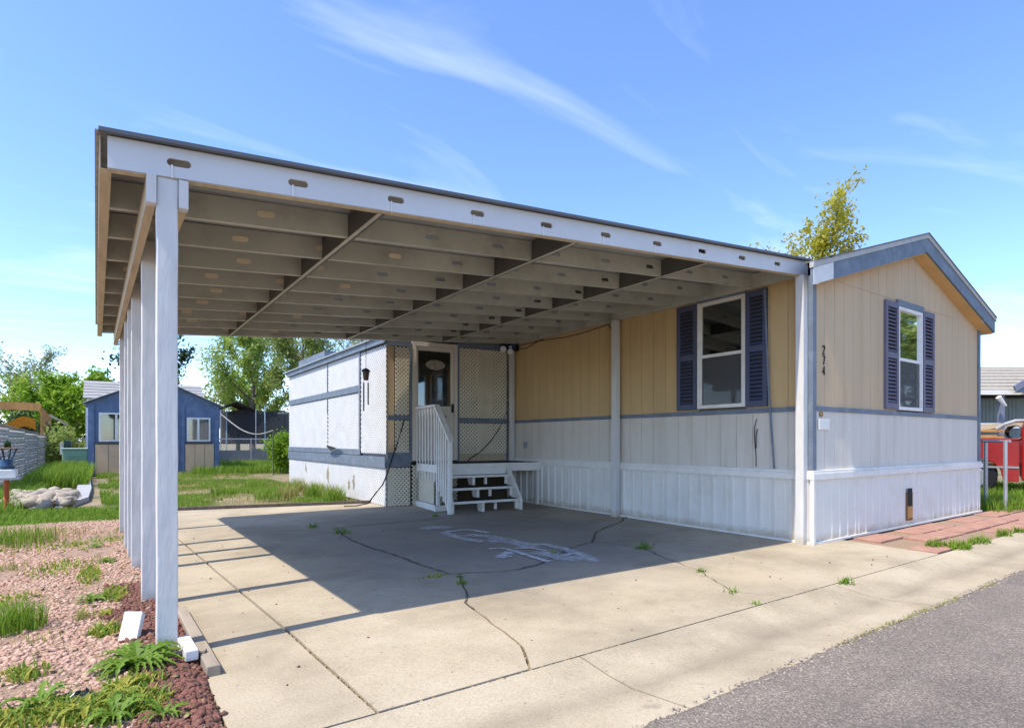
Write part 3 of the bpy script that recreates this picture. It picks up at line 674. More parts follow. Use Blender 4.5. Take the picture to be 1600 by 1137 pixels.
# ledge (two-step white trim) and corrugated skirting
for (a, b, c, d) in ((HX0 - .045, HX1 + .03, HY0 - .045, HY0 + .01), (HX0 - .045, HX0 + .01, HY0 + .012, 8.5)):
    MB().box(a, b, c, d, ZL0, ZL0 + .066).build('ledge_trim', 'white', home, bevel=.003)
    MB().box(a + .012, b - (.012 if b > 8 else 0), c + .012 * (b > 8), d, ZL0 + .0665, ZL1).build('ledge_trim', 'white', home, bevel=.003)
def skirt(L0, L1, fn, name='skirting_panel'):
    seg = .93; x = L0
    while x < L1 - .01:
        xe = min(x + seg, L1); mb = MB(); pts = []
        t = x
        prof_ = [(0, 0), (.028, 0), (.040, .024), (.062, .024), (.074, 0), (.115, 0), (.120, .006), (.130, .006), (.135, 0), (.17, 0)]
        while t < xe:
            for a, h in prof_[:-1]:
                if t + a < xe: pts.append((t + a, h))
            t += .17
        pts.append((xe, 0))
        for (a, h) in pts: mb.v += [fn(a, h, 0.0), fn(a, h, ZL0 + .01)]
        for i in range(len(pts) - 1): mb.f.append((2 * i, 2 * i + 2, 2 * i + 3, 2 * i + 1))
        mb.build(name, 'skirt', home); x = xe
skirt(HX0 - .02, HX1 + .02, lambda a, h, z: (a, HY0 - .012 - h * .45, z))
skirt(HY0 - .012, 8.6, lambda a, h, z: (HX0 - .014 - h, a, z))
MB().box(HX0 - .04, HX1 + .02, HY0 - .04, HY0 - .008, 0.0, .022).build('skirt_channel', 'white', home)
MB().box(HX0 - .042, HX0 - .008, HY0 - .006, 8.5, 0.0, .022).build('skirt_channel', 'white', home)
MB().box(HX0 - .043, HX0 - .004, HY0 - .043, HY0 - .004, .0225, ZL0 - .001).build('skirt_corner', 'white', home)
# rusty hole in the skirting
v0 = PY(1418, 763, HY0 - .03); v1 = PY(1425, 812, HY0 - .03)
MB().box(v0.x - .01, v1.x + .02, HY0 - .031, HY0 - .02, v1.z, v0.z - .05).build('skirt_hole', 'rust', home)
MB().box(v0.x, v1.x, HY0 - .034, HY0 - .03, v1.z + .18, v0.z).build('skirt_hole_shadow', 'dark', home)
MB().box(v0.x + .004, v1.x + .01, HY0 - .0345, HY0 - .0305, v1.z + .03, v1.z + .17).build('skirt_hole_board', 'orangewood', home)
# roof
RY0 = 2.90
def rz(x, o): return PKZ + o - SL * abs(x - PKX)
XE0, XE1 = 5.545, 10.66
def slope_piece(xa, xb, o0, o1, y0, y1, name, m):
    MB().extr([(xa, y0, rz(xa, o0)), (xb, y0, rz(xb, o0)), (xb, y0, rz(xb, o1)), (xa, y0, rz(xa, o1))], (0, y1 - y0, 0)).build(name, m, home)
for xa, xb in ((XE0, PKX), (PKX, XE1)):
    slope_piece(xa, xb, 0.001, .171, RY0, RY0 + .025, 'rake_fascia', 'blue')
    slope_piece(xa - (.008 if xa < 6 else 0), xb + (.02 if xb > 9 else 0), .172, .225, RY0 - .012, RY0 + .03, 'drip_edge', 'drip')
    slope_piece(max(xa, 5.82), xb, .226, .240, RY0 - .02, HY1, 'shingle_roof', 'shingle') if xa < 6 else slope_piece(xa, xb + .03, .226, .240, RY0 - .02, HY1, 'shingle_roof', 'shingle')
slope_piece(XE0 + .02, 5.90, .226, .238, RY0 - .02, RY0 + .09, 'shingle_edge', 'shingle')
slope_piece(PKX + .0, XE1 - .005, -.012, .0005, RY0 + .026, HY0 + .035, 'soffit', 'soffit'); slope_piece(5.86, PKX - .001, -.012, .0005, RY0 + .026, HY0 + .035, 'soffit', 'soffit')
MB().box(HX1 + .02, XE1 - .006, HY0 + .04, HY1, rz(XE1, -.006), rz(XE1, .004)).build('soffit', 'soffit', home)
MB().box(XE1 - .004, XE1 + .014, RY0 + .03, HY1, rz(XE1, 0), rz(XE1, .17)).build('eave_fascia', 'blue', home)
MB().extr([(XE0 + .003, RY0 - .004, rz(XE0, .004)), (5.93, RY0 - .004, rz(5.93, .004)), (5.93, RY0 - .004, rz(5.93, .17)), (XE0 + .003, RY0 - .004, rz(XE0, .17))], (0, .003, 0)).build('rake_fascia_patch', 'white', home)
# windows
def window(frame_fn, u0, u1, z0, z1, hang, name, lower='screen', trimtop=False):
    """double-hung window; frame_fn maps (u, out, z) to world"""
    root_m = MB()
    def bx(mb, a, b, o0, o1, c, d):
        P = [frame_fn(a, o0, c), frame_fn(b, o0, c), frame_fn(b, o1, c), frame_fn(a, o1, c), frame_fn(a, o0, d), frame_fn(b, o0, d), frame_fn(b, o1, d), frame_fn(a, o1, d)]; mb.hexa(P); return mb
    t = .04
    f = MB(); bx(f, u0, u0 + t, -.03, .022, z0, z1); bx(f, u1 - t, u1, -.03, .022, z0, z1); bx(f, u0 + t, u1 - t, -.03, .0215, z1 - t, z1); bx(f, u0 + t, u1 - t, -.03, .0215, z0, z0 + t)
    fo = f.build('window', 'white', home, tri=False)
    zm = (z0 + z1) / 2 - .01
    s = MB(); bx(s, u0 + t, u1 - t, -.02, .012, zm - .018, zm + .018)
    for c, d in ((z0 + t, zm - .018), (zm + .018, z1 - t)):
        bx(s, u0 + t, u0 + t + .018, -.02, .008, c, d); bx(s, u1 - t - .018, u1 - t, -.02, .008, c, d)
    s.build('sash', 'white', fo)
    for c, d in ((z0 + t, zm - .018), (zm + .018, z1 - t)):
        bx(MB(), u0 + t + .018, u1 - t - .018, -.008, -.004, c, d).build('pane', 'glass', fo)
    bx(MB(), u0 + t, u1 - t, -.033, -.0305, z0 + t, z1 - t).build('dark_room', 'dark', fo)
    bx(MB(), u0 + t + .018, u1 - t - .018, .002, .004, z0 + t, zm - .0185).build('insect_screen', 'meshscreen', fo); bx(MB(), u0 + t + .0, u1 - t - .0, -.0295, -.026, z0 + t, zm + .25).build('blind', lower, fo)
    return fo
def shutter(frame_fn, u0, u1, z0, z1, m):
    def bx(mb, a, b, o0, o1, c, d):
        P = [frame_fn(a, o0, c), frame_fn(b, o0, c), frame_fn(b, o1, c), frame_fn(a, o1, c), frame_fn(a, o0, d), frame_fn(b, o0, d), frame_fn(b, o1, d), frame_fn(a, o1, d)]; mb.hexa(P); return mb
    f = MB(); t = .05; zm = (z0 + z1) / 2
    bx(f, u0, u0 + t, .001, .03, z0, z1); bx(f, u1 - t, u1, .001, .03, z0, z1)
    for c, d in ((z0, z0 + .07), (zm - .035, zm + .035), (z1 - .07, z1)): bx(f, u0 + t, u1 - t, .001, .0295, c, d)
    fo = f.build('shutter', m, home)
    s = MB()
    for c, d in ((z0 + .07, zm - .035), (zm + .035, z1 - .07)):
        n = int((d - c) / .042)
        for i in range(n):
            z = c + (i + .5) * (d - c) / n
            a, b = u0 + t, u1 - t
            P = [frame_fn(a, .022, z - .013), frame_fn(b, .022, z - .013), frame_fn(b, .004, z + .009), frame_fn(a, .004, z + .009),
                 frame_fn(a, .026, z - .010), frame_fn(b, .026, z - .010), frame_fn(b, .008, z + .014), frame_fn(a, .008, z + .014)]
            s.hexa(P)
    lo = s.build('louvres', m, fo); tag(lo, kind='stuff')
    bx(MB(), u0 + t, u1 - t, .0005, .002, z0 + .03, z1 - .03).build('shutter_shade_back', 'dark', fo)  # dark board puts the shade between the louvres into the colour
fe = lambda u, o, z: (u, HY0 - o, z)
fl = lambda u, o, z: (HX0 - o, u, z)
window(fe, *WIN_E, True, 'end')
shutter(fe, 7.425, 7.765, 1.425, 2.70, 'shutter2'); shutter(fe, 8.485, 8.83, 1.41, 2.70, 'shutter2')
MB().box(7.74, 8.50, HY0 - .028, HY0 - .001, 2.672, 2.745).build('window_header', 'blue', home)
window(fl, *WIN_L, True, 'side', lower='dark')
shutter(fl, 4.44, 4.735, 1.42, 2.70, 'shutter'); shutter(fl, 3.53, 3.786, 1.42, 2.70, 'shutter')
MB().box(HX0 - .026, HX0 - .001, 3.79, 4.44, 2.692, 2.728).build('window_header', 'blue', home)
# house number 274, one digit above another, and the small plaque
def digit(segs, cx, cz, w=.04, h=.088):
    mb = MB(); 
    for (x0, z0, x1, z1) in segs: mb.bar((cx + x0 * w, HY0 - .006, cz + z0 * h), (cx + x1 * w, HY0 - .006, cz + z1 * h), .008, .0095, up=(0, 1, 0))
    mb.build('number_digit', 'black', home)
nx = 6.045
digit([(-.5, .3, -.3, .5), (-.3, .5, .3, .5), (.3, .5, .5, .25), (.5, .25, -.5, -.5), (-.5, -.5, .55, -.5)], nx, 1.985)
digit([(-.5, .5, .5, .5), (.5, .5, -.1, -.5)], nx, 1.878)
digit([(.25, -.5, .25, .5), (.25, .5, -.5, -.2), (-.5, -.2, .55, -.2)], nx, 1.77)
MB().box(5.93, 6.14, HY0 - .02, HY0 - .001, 1.16, 1.27).build('meter_plaque', 'white', home, bevel=.004)
MB().tube([(5.99, HY0 - .002, 1.32), (5.99, HY0 - .016, 1.32)], .028, 14).build('round_emblem', mat('emblem_brown', (.35, .2, .08), .5, .4, 40), home)
# outlet, conduit, short cables and the cable under the roof on the long wall
p = PX(822, 695, HX0); MB().box(HX0 - .03, HX0 - .001, p.y - .04, p.y + .04, p.z - .055, p.z + .055).build('outlet_cover', 'steel', home, bevel=.004)
c0, c1, c2 = PX(1197, 455, HX0), PX(1203, 600, HX0), PX(1212, 731, HX0)
MB().tube([(HX0 - .03, c0.y, c0.z + .02), (HX0 - .03, c1.y, c1.z), (HX0 - .03, c2.y, .75)], .011, 8).build('conduit', 'blue', home)
for pts in (((1184, 655), (1180, 668), (1181, 690), (1183, 712), (1183, 729)), ((1185, 670), (1183, 680), (1183, 700))):
    MB().tube([(HX0 - .02, *PX(*q, HX0).yz) for q in pts], .005, 6).build('cable', 'black', home)
MB().tube([(HX0 - .012, *PX(*q, HX0).yz) for q in ((808, 543), (816, 545), (824, 544), (832, 539), (842, 533), (860, 530), (885, 527), (915, 519), (940, 511), (951, 507), (957, 515))], .006, 6).build('cable', 'black', home)
MB().tube([(HX0 - .012, *PX(*q, HX0).yz) for q in ((808, 541), (822, 538), (838, 534), (850, 530))], .005, 6).build('cable', 'black', home)
adopt(home)

# ---------------------------------------------------------------- lattice-clad porch room at the back of the drive
porch = thing('porch_room', (3.59, 8.635, 0), 'lattice-clad porch room with blue bands and cream door behind the carport', 'porch')
A55 = R(-5.5); E1 = Vector((math.cos(A55), math.sin(A55), 0)); NF = Vector((math.sin(A55), -math.cos(A55), 0))   # along wall, outwards
W0 = Vector((3.59, 8.635, 0))
def wf(u, o, z): return tuple(W0 + E1 * u + NF * o + Vector((0, 0, z)))             # front wall, u from the left corner
def ws(u, o, z): return (3.59 - o, 8.635 + u, z)                                    # side wall running back
def ubox(mb, fn, a, b, o0, o1, c, d):
    mb.hexa([fn(a, o0, c), fn(b, o0, c), fn(b, o1, c), fn(a, o1, c), fn(a, o0, d), fn(b, o0, d), fn(b, o1, d), fn(a, o1, d)]); return mb
def lattice(fn, u0, u1, z0, z1, pitch, wd, m, name='lattice_panel', zt=None):
    """two crossing layers of diagonal strips clipped to the panel"""
    mb = MB()
    for layer, sg in ((0, 1), (1, -1)):
        o0 = .004 + layer * .006; k0 = math.floor((u0 - (z1 - z0) - u0) / pitch) - 1; n = int(((u1 - u0) + (z1 - z0)) / pitch) + 2
        for i in range(-1, n + 1):
            c = i * pitch                                          # strip: u - u0 + (z - z0) = c  (mirrored for the second layer)
            lo = max(0, c - (z1 - z0)); hi = min(u1 - u0, c)
            if hi - lo < .01: continue
            ua, ub = lo, hi; za, zb_ = z0 + c - lo, z0 + c - hi
            if sg < 0: ua, ub = (u1 - u0) - lo, (u1 - u0) - hi
            a, b = (u0 + ua, za), (u0 + ub, zb_); d = math.hypot(b[0] - a[0], b[1] - a[1]); nx_, nz_ = -(b[1] - a[1]) / d * wd / 2, (b[0] - a[0]) / d * wd / 2
            q = [(a[0] - nx_, a[1] - nz_), (b[0] - nx_, b[1] - nz_), (b[0] + nx_, b[1] + nz_), (a[0] + nx_, a[1] + nz_)]
            q = [(min(max(uu, u0), u1), min(max(zz_, z0), z1)) for uu, zz_ in q]
            n0 = len(mb.v); mb.v += [fn(uu, o0 + .005, zz_) for uu, zz_ in q] + [fn(uu, o0, zz_) for uu, zz_ in q]
            mb.f += [(n0, n0 + 1, n0 + 2, n0 + 3), (n0, n0 + 3, n0 + 7, n0 + 4), (n0 + 1, n0 + 5, n0 + 6, n0 + 2), (n0, n0 + 4, n0 + 5, n0 + 1), (n0 + 3, n0 + 2, n0 + 6, n0 + 7)]
    o = mb.build(name, m, porch); tag(o, kind='stuff'); return o
FW = 2.24
# backing walls
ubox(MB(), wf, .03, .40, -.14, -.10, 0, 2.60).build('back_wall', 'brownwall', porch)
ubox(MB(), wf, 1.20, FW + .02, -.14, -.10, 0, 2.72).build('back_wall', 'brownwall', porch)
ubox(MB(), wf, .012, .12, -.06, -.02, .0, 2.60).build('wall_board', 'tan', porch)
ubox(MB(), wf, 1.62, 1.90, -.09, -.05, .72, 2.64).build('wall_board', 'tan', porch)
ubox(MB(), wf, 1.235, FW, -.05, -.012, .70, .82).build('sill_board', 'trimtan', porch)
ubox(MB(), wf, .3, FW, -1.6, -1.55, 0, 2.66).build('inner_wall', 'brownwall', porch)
# front lattice
lattice(wf, .12, .36, .83, 1.38, .066, .036, 'lattice2'); lattice(wf, .12, .36, 1.45, 2.56, .066, .036, 'lattice2'); lattice(wf, .0, .38, .0, .62, .066, .036, 'lattice2')
lattice(wf, 1.235, 2.16, .82, 1.353, .066, .036, 'lattice2'); lattice(wf, 1.235, 2.16, 1.43, 2.62, .066, .036, 'lattice2')
ubox(MB(), wf, -.005, .375, .012, .03, .63, .86).build('band_trim', 'blue', porch); ubox(MB(), wf, -.004, .375, .012, .03, 1.375, 1.452).build('band_trim', 'blue', porch)
ubox(MB(), wf, 1.232, 2.16, .012, .03, 1.353, 1.43).build('band_trim', 'blue', porch)
ubox(MB(), wf, -.004, .385, .004, .034, 2.56, 2.66).build('top_trim', 'blue', porch); ubox(MB(), wf, 1.225, FW, .004, .034, 2.62, 2.72).build('top_trim', 'blue', porch)
ubox(MB(), wf, .362, .40, .0, .036, .70, 2.559).build('post_trim', 'blue', porch); ubox(MB(), wf, 1.213, 1.234, .0, .036, .70, 2.64).build('post_trim', 'blue', porch); ubox(MB(), wf, 2.155, 2.175, .0, .034, .70, 2.619).build('post_trim', 'blue', porch)
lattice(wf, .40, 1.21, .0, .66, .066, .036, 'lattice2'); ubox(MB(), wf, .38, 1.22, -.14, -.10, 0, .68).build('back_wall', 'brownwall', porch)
# side lattice, bands and tarp
ubox(MB(), ws, .03, 6.1, -.05, -.02, 0, 2.62).build('tarp_backing', 'tarp', porch)
SEG = [(.0, 1.14), (1.2, 3.0), (3.03, 6.1)]
for a, b in SEG:
    lattice(ws, a, b, .83, 1.90 if a > 1 else 2.58, .08, .050, 'lattice'); 
    if a > 1: lattice(ws, a, b, 2.01, 2.60, .08, .050, 'lattice')
lattice(ws, 0, 6.1, .0, .615, .08, .050, 'lattice')
ubox(MB(), ws, -.01, 6.1, .012, .035, .615, .79).build('band_trim', 'blue', porch); ubox(MB(), ws, 1.14, 6.1, .012, .03, .80, .90).build('band_trim', 'blue', porch)
ubox(MB(), ws, 1.20, 6.1, .012, .03, 1.905, 2.02).build('band_trim', 'blue', porch); ubox(MB(), ws, 1.14, 1.20, .012, .032, .90, 2.60).build('post_trim', 'blue', porch)
ubox(MB(), ws, 2.995, 3.03, .0, .028, 1.6, 1.903).build('post_trim', 'blue', porch); ubox(MB(), ws, 2.995, 3.03, .0, .028, 2.022, 2.6).build('post_trim', 'blue', porch)
mb = MB(); mb.hexa([ws(-.03, .06, 2.60), ws(6.15, .06, 2.60), ws(6.15, -.1, 2.60), ws(-.03, -.1, 2.60), ws(-.03, .06, 2.70), ws(6.15, .06, 2.70), ws(6.15, -.1, 2.70), ws(-.03, -.1, 2.70)]); mb.build('roof_fascia', 'blue', porch)
mb = MB(); mb.hexa([ws(-.04, .09, 2.701), ws(6.18, .09, 2.701), ws(6.18, -2.2, 2.80), ws(-.04, -2.2, 2.80), ws(-.04, .09, 2.73), ws(6.18, .09, 2.73), ws(6.18, -2.2, 2.83), ws(-.04, -2.2, 2.83)]); mb.build('porch_roof', 'roofmetal', porch)
ubox(MB(), ws, 3.05, 5.0, -.3, .07, 2.731, 2.86).build('roof_box', 'blue', porch)
# loose curl of torn sheeting on the lower band
mb = MB(); n0 = 0
for i in range(9):
    t = i / 8; u = 2.0 + .75 * t; o = .04 + .16 * math.sin(t * 2.2) * (1 - t * .3); z = .86 + .05 * math.sin(t * 3)
    mb.v += [ws(u, .036, z - .02), ws(u, o, z + .07 * t)]
for i in range(8): mb.f.append((2 * i, 2 * i + 2, 2 * i + 3, 2 * i + 1))
mb.build('torn_sheet', 'tarp', porch)
# weathered patches where the lattice has broken
for (u, z, sz) in ((1.5, .32, .17), (1.75, .22, .14), (3.0, .40, .22), (4.6, .42, .15)):
    mb = MB(); rr = random.Random(int(u * 10)); pts = []
    for k in range(11): t = 2 * math.pi * k / 11; r_ = sz * rr.uniform(.4, 1.0); pts.append(ws(u + r_ * .5 * math.cos(t), .0155, z + r_ * math.sin(t)))
    mb.extr(pts, (-.001, 0, 0)); mb.build('peeled_patch', mat('peeled_paint', (.40, .33, .22), .9, .5, 30), porch, tri=True)
# door
DU0, DU1 = .405, 1.205; DZ0, DZ1 = .72, 2.60
f = MB(); ubox(f, wf, DU0, DU0 + .07, -.10, .03, DZ0, DZ1 + .06); ubox(f, wf, DU1 - .06, DU1, -.10, .03, DZ0, DZ1 + .06); ubox(f, wf, DU0 + .07, DU1 - .06, -.10, .0295, DZ1 - .01, DZ1 + .06)
f.build('door_frame', 'cream', porch)
d = MB(); ubox(d, wf, DU0 + .072, DU1 - .062, -.045, -.008, DZ0, 1.62); ubox(d, wf, DU0 + .072, DU0 + .115, -.045, -.008, 1.62, DZ1 - .012); ubox(d, wf, DU1 - .11, DU1 - .062, -.045, -.008, 1.62, DZ1 - .012); ubox(d, wf, DU0 + .115, DU1 - .11, -.045, -.008, DZ1 - .075, DZ1 - .012)
do = d.build('door', 'cream', porch)
ubox(MB(), wf, DU0 + .115, DU1 - .11, -.03, -.024, 1.62, DZ1 - .075).build('pane', 'glass', do)
ubox(MB(), wf, DU1 - .10, DU1 - .075, -.008, .035, 1.52, 1.66).build('handle', 'black', do)
MB().tube([wf(DU1 - .2, -.01, 1.45), wf(DU1 - .2, .004, 1.45)], .012, 10).build('lock', 'black', do)
mb = MB(); cu, cz = .82, 2.30
pts = [wf(cu + .16 * math.cos(t) * (1 + .08 * math.cos(2 * t)), -.018, cz + .085 * math.sin(t)) for t in [2 * math.pi * k / 24 for k in range(24)]]
mb.extr(pts, NF * .006); mb.build('oval_plaque', mat('plaque_cream', (.42, .37, .3), .7, .5, 25), do)
# porch interior seen through the door glass
mb = MB(); ubox(mb, wf, .25, .30, -1.3, -1.2, .7, 2.4); ubox(mb, wf, .60, .65, -1.3, -1.2, .7, 2.4); ubox(mb, wf, .30, .60, -1.3, -1.2, 2.3, 2.4); mb.build('inner_frame', 'trimtan', porch)
ubox(MB(), wf, .78, .88, -1.0, -.92, .7, 2.5).build('inner_post', 'trimtan', porch)
mb = MB(); mb.lathe([(.02, 0), (.20, .02), (.24, .3), (.22, .62), (.10, .80), (.01, .84)], wf(1.12, -.55, 1.52), 18); mb.build('covered_shade', 'curtain', porch, smooth=True)
MB().lathe([(.06, 0), (.07, .03), (.05, .09), (.01, .10)], wf(.83, -.2, 1.63), 12).build('blue_bowl', mat('bowl_blue', (.08, .2, .45), .4), porch)
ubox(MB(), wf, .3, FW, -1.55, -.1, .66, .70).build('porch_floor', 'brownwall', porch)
ubox(MB(), wf, .02, FW, -1.55, -.1, 2.60, 2.64).build('porch_ceiling', 'trimtan', porch)
adopt(porch)
# black extension leads
def lead(pts, rad, label, cat='cable'):
    o = MB().tube(pts, rad, 6).build('power_cable', 'black'); tag(o, label, cat); return o
def W(px, py, o=.02):
    n = Vector((-NF.x, -NF.y, 0)); r = ray(px, py); t = ((W0 + NF * o) - O).dot(NF) / r.dot(NF); return O + r * t
lead([tuple(W(*p)) for p in ((798, 580), (800, 600), (793, 640), (780, 670), (766, 690), (750, 706), (735, 716))] + [tuple(W(728, 722, .12)), tuple(W(718, 727, .2)), tuple(W(706, 722, .1))], .008, 'black cable hanging down the lattice right of the door')
hp = [tuple(W(*p, .05)) for p in ((632, 655), (627, 672), (620, 695), (612, 718), (606, 738))]
hp += [tuple(W(598, 757, .10)), tuple(W(588, 769, .2)), (3.32, 8.75, .06), (3.15, 8.8, .03), (3.0, 8.95, .02)]
lead(hp, .010, 'black hose drooping from the left porch corner to the ground', 'hose')
# twin flood light at the top corner
fl_ = thing('flood_light', tuple(W(783, 546, .1)), 'twin flood light under the roof in the porch corner', 'flood light')
b0 = Vector(W(790, 545, .05)); MB().tube([b0, b0 + NF * .05], .04, 12).build('base', 'black', fl_)
for dx, dz in ((-.12, -.02), (.02, -.05)):
    q = b0 + E1 * dx + NF * .12 + Vector((0, 0, dz)); d_ = (NF + Vector((-.3, 0, -.5))).normalized()
    MB().tube([b0 + NF * .03, q], .01, 6).build('arm', 'black', fl_)
    h = MB().tube([q - d_ * .05, q, q + d_ * .05], [.02, .045, .055], 14).build('lamp_head', 'white', fl_, smooth=False); MB().tube([q + d_ * .0501, q + d_ * .056], [.05, .045], 14).build('lens', 'lampglass', h)
adopt(fl_)
# junction box at the wall corner
q = PX(806, 543, HX0 - .05); o = MB().box(q.x - .05, q.x + .03, q.y - .05, q.y + .05, q.z - .06, q.z + .06).build('junction_box', 'black', None, bevel=.01); tag(o, 'small black junction box at top of the inner wall corner', 'junction box')
# wind chime lantern hanging from the back rim
wc_p = cp(3.12, 5.06); zc = zb(3.12)
wch = thing('wind_chime', (wc_p.x, wc_p.y, zc), 'brown lantern wind chime hanging from the rear of the carport', 'wind chime')
def wz(py): return O.z + (HOR - py) / FPX * (wc_p.x * _s + wc_p.y * _c)
MB().tube([(wc_p.x, wc_p.y, zc), (wc_p.x, wc_p.y, wz(575))], .004, 5).build('cord', 'black', wch)
mb = MB(); zt_ = wz(594); hgt = wz(575) - zt_
mb.lathe([(.035, 0), (.04, hgt * .1), (.055, hgt * .7), (.075, hgt * .72), (.05, hgt * .9), (.012, hgt)], (wc_p.x, wc_p.y, zt_), 6); mb.build('lantern', mat('bronze', (.09, .07, .05), .45, .3, 10, metal=.5), wch)
for k in range(4):
    t = 2 * math.pi * k / 4 + .4; x_, y_ = wc_p.x + .045 * math.cos(t), wc_p.y + .045 * math.sin(t)
    MB().tube([(x_, y_, zt_), (x_, y_, wz(598))], .002, 4).build('string', 'black', wch); MB().tube([(x_, y_, wz(598)), (x_, y_, wz(632 + 5 * (k % 3)))], .010, 8).build('chime_tube', M['beam'], wch)
adopt(wch)

# ---------------------------------------------------------------- wooden deck and steps (own frame, turned with the porch)
deck = empty('porch_steps', (4.0, 7.30, 0), A55, 'white wooden deck with three open steps and a picket handrail', 'steps')
def dbox(x0, x1, y0, y1, z0, z1, name, m, parent=deck, bev=.004): return MB().box(x0, x1, y0, y1, z0, z1).build(name, m, parent, bevel=bev)
DT = .70; DF = .42                                           # deck top, deck front in the local frame
dbox(-.06, 1.80, DF, 1.24, DT - .012, DT, 'deck_carpet', 'darkcarpet')
dbox(-.07, 1.81, DF - .03, DF - .001, DT - .135, DT - .004, 'deck_rim', 'white'); dbox(-.07, -.035, DF, 1.22, DT - .135, DT - .014, 'deck_rim', 'white'); dbox(1.775, 1.81, DF, 1.0, DT - .135, DT - .014, 'deck_rim', 'white')
for i in range(4): dbox(.3 + i * .38, .338 + i * .38, DF, 1.22, DT - .13, DT - .013, 'joist', 'white', bev=0)
for x_, y_ in ((-.03, DF + .02), (1.72, DF + .01), (1.72, 1.0), (-.03, 1.1)): dbox(x_, x_ + .05, y_, y_ + .05, 0, DT - .136, 'leg', 'white')
dbox(-.09, -.05, DF + .03, 1.24, 0, .085, 'base_board', 'white'); dbox(-.12, .12, DF - .1, DF - .06, 0, .085, 'base_board', 'white')
STEPS = [(.165, -.03), (.345, .15), (.52, .30)]
for z, y_ in STEPS:
    dbox(.03, 1.12, y_, y_ + .235, z - .035, z, 'tread', 'white'); dbox(.05, 1.10, y_ + .03, y_ + .225, z + .0005, z + .006, 'tread_carpet', 'darkcarpet', bev=0)
dbox(.03, 1.10, DF - .052, DF - .031, DT - .19, DT - .05, 'riser', 'white')
for xs in (.50, ):
    for z, y_ in STEPS: MB().extr([(xs, y_ + .02, z - .036), (xs, y_ + .02, z - .15 if z > .2 else 0), (xs, y_ + .16, z - .15 if z > .2 else 0), (xs, y_ + .22, z - .036)], (.04, 0, 0)).build('step_block', 'white', deck)
for xs in (-.012, 1.122):
    mb = MB(); mb.extr([(xs, -.06, 0), (xs, .07, 0), (xs, .52, DT - .14), (xs, .40, DT - .006), (xs, DF - .035, DT - .006), (xs, -.06, .16)], (.04, 0, 0)); mb.build('stringer', 'white', deck)
for z, y_ in STEPS: dbox(1.075, 1.12, y_ + .03, y_ + .07, max(0, z - .15), z - .036, 'step_bracket', 'white'); dbox(.75, .79, y_ + .1, y_ + .14, max(0, z - .15), z - .036, 'step_bracket', 'white')
# picket rail: level along the deck, then down the steps
rx = -.03
P0, P1, P2 = Vector((rx, 1.26, 1.575)), Vector((rx, .46, 1.575)), Vector((rx, -.07, 1.06))
MB().bar(P0, P1, .085, .035).build('handrail', 'white', deck); MB().bar(P1 + Vector((0, .01, -.003)), P2 + (P2 - P1).normalized() * .03, .085, .035).build('handrail', 'white', deck)
MB().bar(P0 - Vector((.0, 0, .075)), P1 - Vector((0, 0, .075)), .03, .09).build('rail_board', 'white', deck)
n = 7
for i in range(n):
    y_ = 1.23 - i * (1.23 - .47) / (n - 1); dbox(rx - .038, rx - .018, y_ - .017, y_ + .017, .43, 1.555, 'picket', 'white', bev=.002)
for i in range(1, 7):
    y_ = .47 - i * .088; t = (.46 - y_) / .53; zt_ = 1.54 - .515 * t; zbm = max(.06, .43 - .75 * t * .55)
    dbox(rx - .038, rx - .018, y_ - .017, y_ + .017, zbm if i < 6 else .0, zt_, 'picket', 'white', bev=.002)
dbox(rx - .02, rx + .02, -.09, -.05, 0, 1.03, 'newel', 'white')
# lattice skirt below the deck on its left side
porch_keep = porch
lt = MB(); 
porch = deck; lattice(lambda u, o, z: (-.035 - o, DF + .1 + u, z), 0, .68, .085, DT - .14, .066, .036, 'lattice2'); porch = porch_keep

